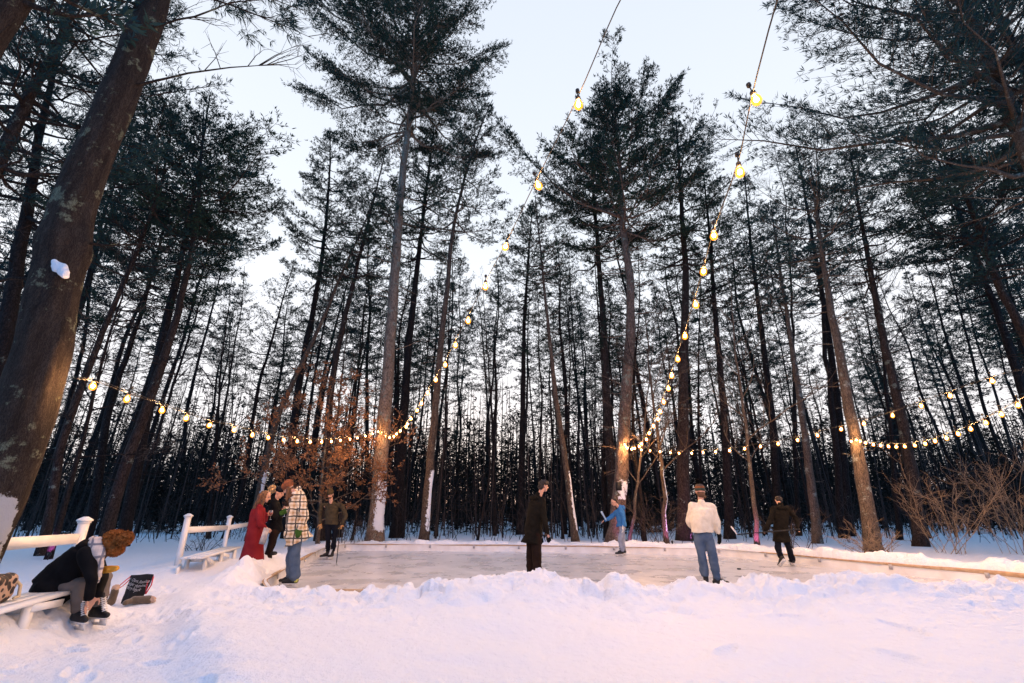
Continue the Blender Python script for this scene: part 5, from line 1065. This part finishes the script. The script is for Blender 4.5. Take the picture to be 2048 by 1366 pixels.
for X in 'LR': b = MB(); hand(b, J['wr'+X], unit(J['wr'+X]-J['el'+X]), (0, -1, .2), 1 if X == 'R' else -1, 1.22, .55); soft(b, 'glove', C['tan'], o, .0095, 2)
skate(o, (J['anL'][0], J['anL'][1]-.02, .185), (-.15, -1, 0), laces=True); skate(o, (J['anR'][0], J['anR'][1], .185), (-.75, -.65, 0), laces=True)
def stick(a, b_, tip, lab, m1=None, up=None):
    o = empty('hockey_stick', (b_[0], b_[1], max(0, b_[2]) if b_[2] < .2 else b_[2]), lab, 'hockey stick', 'hockey sticks'); c = MB(); c.beam(a, b_, .022, .03); c.build('shaft', M['black'], o)
    c = MB(); t_ = np.linspace(0, 1, 8)[:, None]; P = np.asarray(b_)*(1-t_)+np.asarray(tip)*t_; P[:, 1] += .03*(t_[:, 0]**2); hh_ = np.interp(t_[:, 0], [0, .2, .85, 1], [.03, .062, .065, .04]); V = []
    for p, h in zip(P, hh_): V += [p+[0, -.006, -h/2+.01], p+[0, .006, -h/2+.01], p+[0, .006, h/2+.01], p+[0, -.006, h/2+.01]]
    q = []
    for i in range(7):
        for j in range(4): q.append((i*4+j, i*4+(j+1) % 4, i*4+4+(j+1) % 4, i*4+4+j))
    q += [(0, 1, 2, 3), (31, 30, 29, 28)]; c.add(V, q); c.build('blade', m1 or M['holder'], o); return o
hw_ = J['wrL']+[-.02, -.09, -.05]; bt = atz(673, 1128, .03); tpp = hw_+unit(hw_-bt)*.12
stick(tpp, (bt[0], bt[1], .03), (bt[0]+.10, bt[1]-.22, .025), 'hockey stick held straight down to the ice by the bearded man')
# --- man in the long dark coat
y0 = 10.4
J = dict(head=P3(1087, 972, y0), shL=P3(1068, 998, y0+.12), shR=P3(1083, 999, y0-.14), elL=P3(1070, 1036, y0+.2), wrL=P3(1080, 1066, y0+.2), elR=P3(1089, 1037, y0-.2), wrR=P3(1095, 1064, y0-.24), hipL=P3(1062, 1066, y0+.08), hipR=P3(1071, 1066, y0-.09), knL=P3(1062, 1109, y0+.1), knR=P3(1073, 1110, y0-.09), anL=P3(1062, 1150, y0+.1), anR=P3(1075, 1152, y0-.09), cuff=.97)
o, body, jk = person((J['anR'][0], y0, 0), 'dark haired man in a long dark coat and wide trousers with his back to us', J, (.85, .35, -.12), gloved='LR', pants=(.115, .105, .10, .095), pm=C['brownp'], jacket=dict(hem=P3(1063, 1087, y0), hw=.225, hd=.24, cw=.20, cd=.19, pw=.20, pd=.205, ww=.19, wd=.19, collar=.10, sr=.075), jm=C['blackb'], jn='long_coat', hood=True)
hm = MB(); hc = J['head']; f_, r2, u2 = frame((.85, .35, -.12)); hm.sphere(hc+u2*.045-f_*.025, (.102, .098, .092)); hm.sphere(hc-f_*.05-u2*.02, (.08, .08, .07)); hm.sphere(hc+u2*.085+f_*.03, (.075, .07, .05)); hm.cap(hc+f_*.06+u2*.075-r2*.05, hc+f_*.085+u2*.05+r2*.05, .03, .026)
soft(hm, 'hair', HAIRK, o, .011, 1, .028, 16)
b = MB(); hand(b, J['wrR'], (.15, 0, -1), (0, -1, .0), 1, 1.25, .4); soft(b, 'glove', C['glove'], o, .0095, 2)
b = MB(); hand(b, J['wrL'], (.15, 0, -1), (0, -1, .0), -1, 1.25, .4); soft(b, 'glove', C['glove'], o, .0095, 2)
skate(o, (J['anL'][0], J['anL'][1], .185), (.7, .5, 0)); skate(o, (J['anR'][0], J['anR'][1], .185), (.75, .5, 0))
# --- woman in the blue jacket
y0 = 15.5
J = dict(head=P3(1228, 1004, y0-.02), shL=P3(1240, 1018, y0-.15), shR=P3(1240, 1017, y0+.15), elL=P3(1247, 1038, y0-.2), wrL=P3(1245, 1052, y0-.26), elR=P3(1222, 1034, y0+.2), wrR=P3(1209, 1042, y0+.16), hipL=P3(1245, 1057, y0-.08), hipR=P3(1244, 1057, y0+.08), knL=P3(1240, 1080, y0-.08), knR=P3(1246, 1080, y0+.08), anL=P3(1244, 1102, y0-.08), anR=P3(1246, 1100, y0+.1), hdL=(-.1, -.3, -1), cuff=.92)
o, body, jk = person((J['anL'][0], y0, 0), 'dark haired woman in a blue jacket leaning forward on skates with one arm out', J, (-.85, -.35, -.4), gloved='LR', pants=(.10, .085, .07, .062), pm=C['jeansl'], jacket=dict(hem=P3(1243, 1053, y0), hw=.18, hd=.165, cw=.175, cd=.15, collar=.07, sr=.07), jm=C['blue'], hood=True, sc=.98)
hm = MB(); hc = J['head']; f_, r2, u2 = frame((-.85, -.35, -.4)); hm.sphere(hc+u2*.035-f_*.025, (.095, .09, .09)); hm.cap(hc-f_*.07, hc-f_*.10-np.array([0, 0, .22]), .055, .045); soft(hm, 'hair', HAIRK, o, .011, 2, .014, 16)
b = MB(); hand(b, J['wrL'], (-.1, -.3, -1), (-1, 0, .2), -1, 1.3, .35); soft(b, 'glove', C['white'], o, .0095, 2)
b = MB(); hand(b, J['wrR'], (-.7, 0, -.7), (0, 0, -1), 1, 1.3, .3); soft(b, 'glove', C['glove'], o, .0095, 2)
b = MB(); a_ = P3(1212, 1040, y0+.05); e_ = P3(1203, 1024, y0+.05); b.cap(a_, e_, .022, .035); soft(b, 'pale_blue_mitten', cloth('pale_blue_knit', (.30, .42, .55)), o, .011, 2)
skate(o, (J['anL'][0]-.03, J['anL'][1], .185), (-.95, -.3, 0), laces=True); skate(o, (J['anR'][0]+.02, J['anR'][1], .20), (-.8, -.2, 0), up=(.15, 0, 1))
# --- man in the cream fleece
y0 = 9.4
J = dict(head=P3(1400, 983, y0), shL=P3(1385, 1013, y0+.02), shR=P3(1421, 1014, y0-.04), elL=P3(1379, 1042, y0+.12), wrL=P3(1390, 1058, y0+.26), elR=P3(1432, 1042, y0-.06), wrR=P3(1436, 1064, y0-.02), hipL=P3(1397, 1074, y0), hipR=P3(1416, 1074, y0), knL=P3(1403, 1112, y0+.02), knR=P3(1426, 1113, y0-.04), anL=P3(1411, 1152, y0+.05), anR=P3(1433, 1155, y0-.05), cuff=.95, hnR=(-.4, .9, 0))
o, body, jk = person((J['anR'][0], y0, 0), 'person in a cream fleece, jeans and black gloves seen from behind on the ice', J, (.25, .95, -.1), gloved='LR', pants=(.115, .097, .082, .072), pm=C['jeans'], jacket=dict(hem=P3(1405, 1065, y0), hw=.205, hd=.165, cw=.215, cd=.165, ww=.205, wd=.165, collar=.085, sr=.082, dsc=5), jm=C['cream'], jn='fleece_jacket', disp=.03)
def band_hat():
    m = bpy.data.materials.new('striped_knit'); m.use_nodes = True; n = m.node_tree.nodes; l = m.node_tree.links; t = n.new('ShaderNodeTexCoord'); s = n.new('ShaderNodeSeparateXYZ'); l.new(t.outputs['Object'], s.inputs[0]); z0 = J['head'][2]; mrr = n.new('ShaderNodeMapRange'); mrr.inputs[1].default_value = z0-.06; mrr.inputs[2].default_value = z0+.16; l.new(s.outputs['Z'], mrr.inputs[0]); r = n.new('ShaderNodeValToRGB'); r.color_ramp.interpolation = 'CONSTANT'
    cs_ = [(0, (.05, .04, .02)), (.22, (.06, .05, .02)), (.42, (.03, .05, .04)), (.55, (.15, .05, .015)), (.72, (.06, .04, .03)), (.85, (.02, .02, .02))]; r.color_ramp.elements[0].color = (*cs_[0][1], 1); r.color_ramp.elements[1].position = .98; r.color_ramp.elements[1].color = (.02, .02, .02, 1)
    for p, c in cs_[1:]: e = r.color_ramp.elements.new(p); e.color = (*c, 1)
    l.new(mrr.outputs[0], r.inputs[0]); l.new(r.outputs[0], n['Principled BSDF'].inputs['Base Color']); n['Principled BSDF'].inputs['Roughness'].default_value = .95; return m
beanie(o, J['head'], (.25, .95, -.1), band_hat(), 1.05, pom=.062, pm=C['glove'])
hm = MB(); hc = J['head']; hm.sphere(hc+[0, -.03, -.05], (.085, .07, .07)); hm.cap(hc+[.05, .0, -.04], hc+[.07, .0, -.10], .035, .03); soft(hm, 'hair', HAIRB, o, .011, 2, .014, 16)
b = MB(); hand(b, J['wrR'], (.10, .05, -1), (-.5, .85, 0), 1, 1.35, .35); soft(b, 'glove', C['glove'], o, .0095, 2)
b = MB(); hand(b, J['wrL'], (.3, .5, -.7), (.8, 0, 0), -1, 1.3, .5); soft(b, 'glove', C['glove'], o, .0095, 2)
skate(o, (J['anL'][0], J['anL'][1], .185), (.35, .9, 0)); skate(o, (J['anR'][0], J['anR'][1], .185), (.95, -.1, 0), laces=True)
# --- skater in black going away with a stick
y0 = 12.9
J = dict(head=P3(1557, 1001, y0+.20), shL=P3(1547, 1017, y0), shR=P3(1575, 1018, y0-.02), elL=P3(1540, 1041, y0-.04), wrL=P3(1531, 1059, y0-.08), elR=P3(1592, 1037, y0-.08), wrR=P3(1594, 1055, y0-.16), hipL=P3(1556, 1074, y0), hipR=P3(1571, 1074, y0), knL=P3(1556, 1098, y0-.02), knR=P3(1579, 1100, y0+.02), anL=P3(1562, 1114, y0-.16), anR=P3(1585, 1121, y0+.05), cuff=.95, hdR=(.2, -.2, -1))
o, body, jk = person((J['anR'][0], y0, 0), 'skater all in black gliding away with a hockey stick held level', J, (0, .9, -.45), gloved='LR', pants=(.11, .09, .07, .06), pm=C['navy'], jacket=dict(hem=P3(1564, 1083, y0), hw=.225, hd=.18, cw=.205, cd=.16, pw=.20, pd=.165, collar=.10, sr=.075), jm=C['blackb'], jn='coat', hood=True)
hm = MB(); hc = J['head']; hm.sphere(hc+[0, -.02, .03], (.088, .10, .09)); soft(hm, 'hair', HAIRK, o, .011, 2, .016, 16)
for X in 'LR': b = MB(); hand(b, J['wr'+X], J.get('hd'+X, unit(J['wr'+X]-J['el'+X])), (0, -1, 0), 1 if X == 'R' else -1, 1.25, .55); soft(b, 'glove', C['glove'], o, .0095, 2)
skate(o, J['anL'], (-.25, .55, -.55), up=(.1, .75, .6)); skate(o, (J['anR'][0], J['anR'][1], .185), (.12, 1, 0))
stick(P3(1600, 1058, y0-.3), P3(1474, 1069, y0-.22), P3(1463, 1054, y0-.25), 'hockey stick with white taped blade held level by the skater in black', M['holder'])
# --- seated person lacing skates
y0 = 5.95; gz = gh(-4.9, 5.95)
J = dict(head=P3(222, 1090, y0+.02), shL=P3(187, 1103, y0+.20), shR=P3(172, 1108, y0-.14), elL=P3(205, 1150, y0+.28), wrL=P3(196, 1190, y0+.06), elR=P3(184, 1160, y0-.16), wrR=P3(178, 1196, y0-.10), hipL=P3(110, 1176, y0+.14), hipR=P3(108, 1180, y0-.08), knL=P3(210, 1155, y0+.30), knR=P3(160, 1168, y0-.06), anL=P3(194, 1213, y0+.22), anR=P3(157, 1222, y0-.02), hdR=(-.12, .05, -1), hnR=(.8, .4, 0), hdL=(-.3, -.3, -.8), hnL=(.6, -.3, 0), cuff=.93)
print('sit', {k: np.round(v, 2) for k, v in J.items() if k not in ('cuff',)}, gz)
hemp = P3(106, 1181, y0+.02)
o, body, jk = person((J['anR'][0], y0, gh(J['anR'][0], y0)), 'person in a black coat and fur hat bent over lacing a skate on the bench', J, (.72, -.12, -.72), up=(.6, 0, .8), pants=(.12, .098, .082, .07), pm=C['greyp'], jacket=dict(hem=hemp, round=.20, hw=.26, hd=.25, cw=.215, cd=.20, ww=.245, wd=.245, collar=.10, sr=.082, bulk=np.array([-.02, 0, .02]), dsc=5), jm=C['black'], jn='coat', hood=True, disp=.024, hands=(.3, .3), sc=.97)
f_, r2, u2 = frame((.72, -.12, -.72), (.6, 0, .8)); hc = J['head']
b = MB(); b.sphere(hc+u2*.05-f_*.02, (.125, .125, .115)); b.sphere(hc+u2*.02+f_*.09, (.085, .10, .07)); hb = soft(b, 'fur_hat', C['fur'], o, .012, 3, .005, 22)
co_ = np.empty(len(hb.data.vertices)*3, np.float32); hb.data.vertices.foreach_get('co', co_); co_ = co_.reshape(-1, 3)+np.array(world_loc(o)); sel = co_[rng.integers(len(co_), size=3000)]; t_ = MB(); t_.tufts(sel, unit(sel-(hc+u2*.05)), .020, .003, 2, .5); t_.build('fur', C['fur'], hb)
fluff(hb, P3(251, 1077, y0-.04), .082, C['fur'], 'pompom', 500, .3)
hm = MB(); hm.cap(hc-f_*.02-u2*.03-r2*.06, hc+np.array([.02, -.08, -.13]), .035, .025); soft(hm, 'hair', HAIRB, o, .011, 2, .01, 16)
b = MB(); s0 = P3(193, 1086, y0-.08); b.cap(s0, P3(200, 1110, y0-.10), .075, .06); b.cap(P3(200, 1110, y0-.10), P3(196, 1150, y0-.04), .05, .045); b.cap(P3(196, 1150, y0-.04), P3(193, 1160, y0+.02), .045, .04); b.cap(P3(186, 1082, y0+.1), P3(200, 1104, y0+.1), .06, .06)
def scarfm():
    m = C['plaid'].copy(); m.name = 'pale_plaid_scarf'; 
    for q in m.node_tree.nodes:
        if q.type == 'MIX' and q.inputs[7].default_value[0] < .1: q.inputs[7].default_value = (.16, .16, .19, 1)
        if q.type == 'MIX' and q.inputs[6].default_value[0] > .7: q.inputs[6].default_value = (.66, .55, .48, 1); q.inputs[7].default_value = (.5, .42, .38, 1)
    return m
soft(b, 'scarf', scarfm(), o, .012, 3, .018, 10)
sr_ = skate(o, (J['anR'][0], J['anR'][1], gh(J['anR'][0], J['anR'][1])+.175), (.9, -.42, 0), laces=True, s=1.05); sl_ = skate(o, (J['anL'][0], J['anL'][1], gh(J['anL'][0], J['anL'][1])+.175), (.93, -.25, 0), laces=True, s=1.05)
b = MB(); mitten(b, P3(212, 1139, y0+.12), (1, 0, .10), (0, -1, 0), .95); o2 = soft(b, 'mittens', C['mustard'], None, .011, 3, .004, 16); tag(o2, 'mustard leather mittens lying on the lap of the seated person', 'mittens')
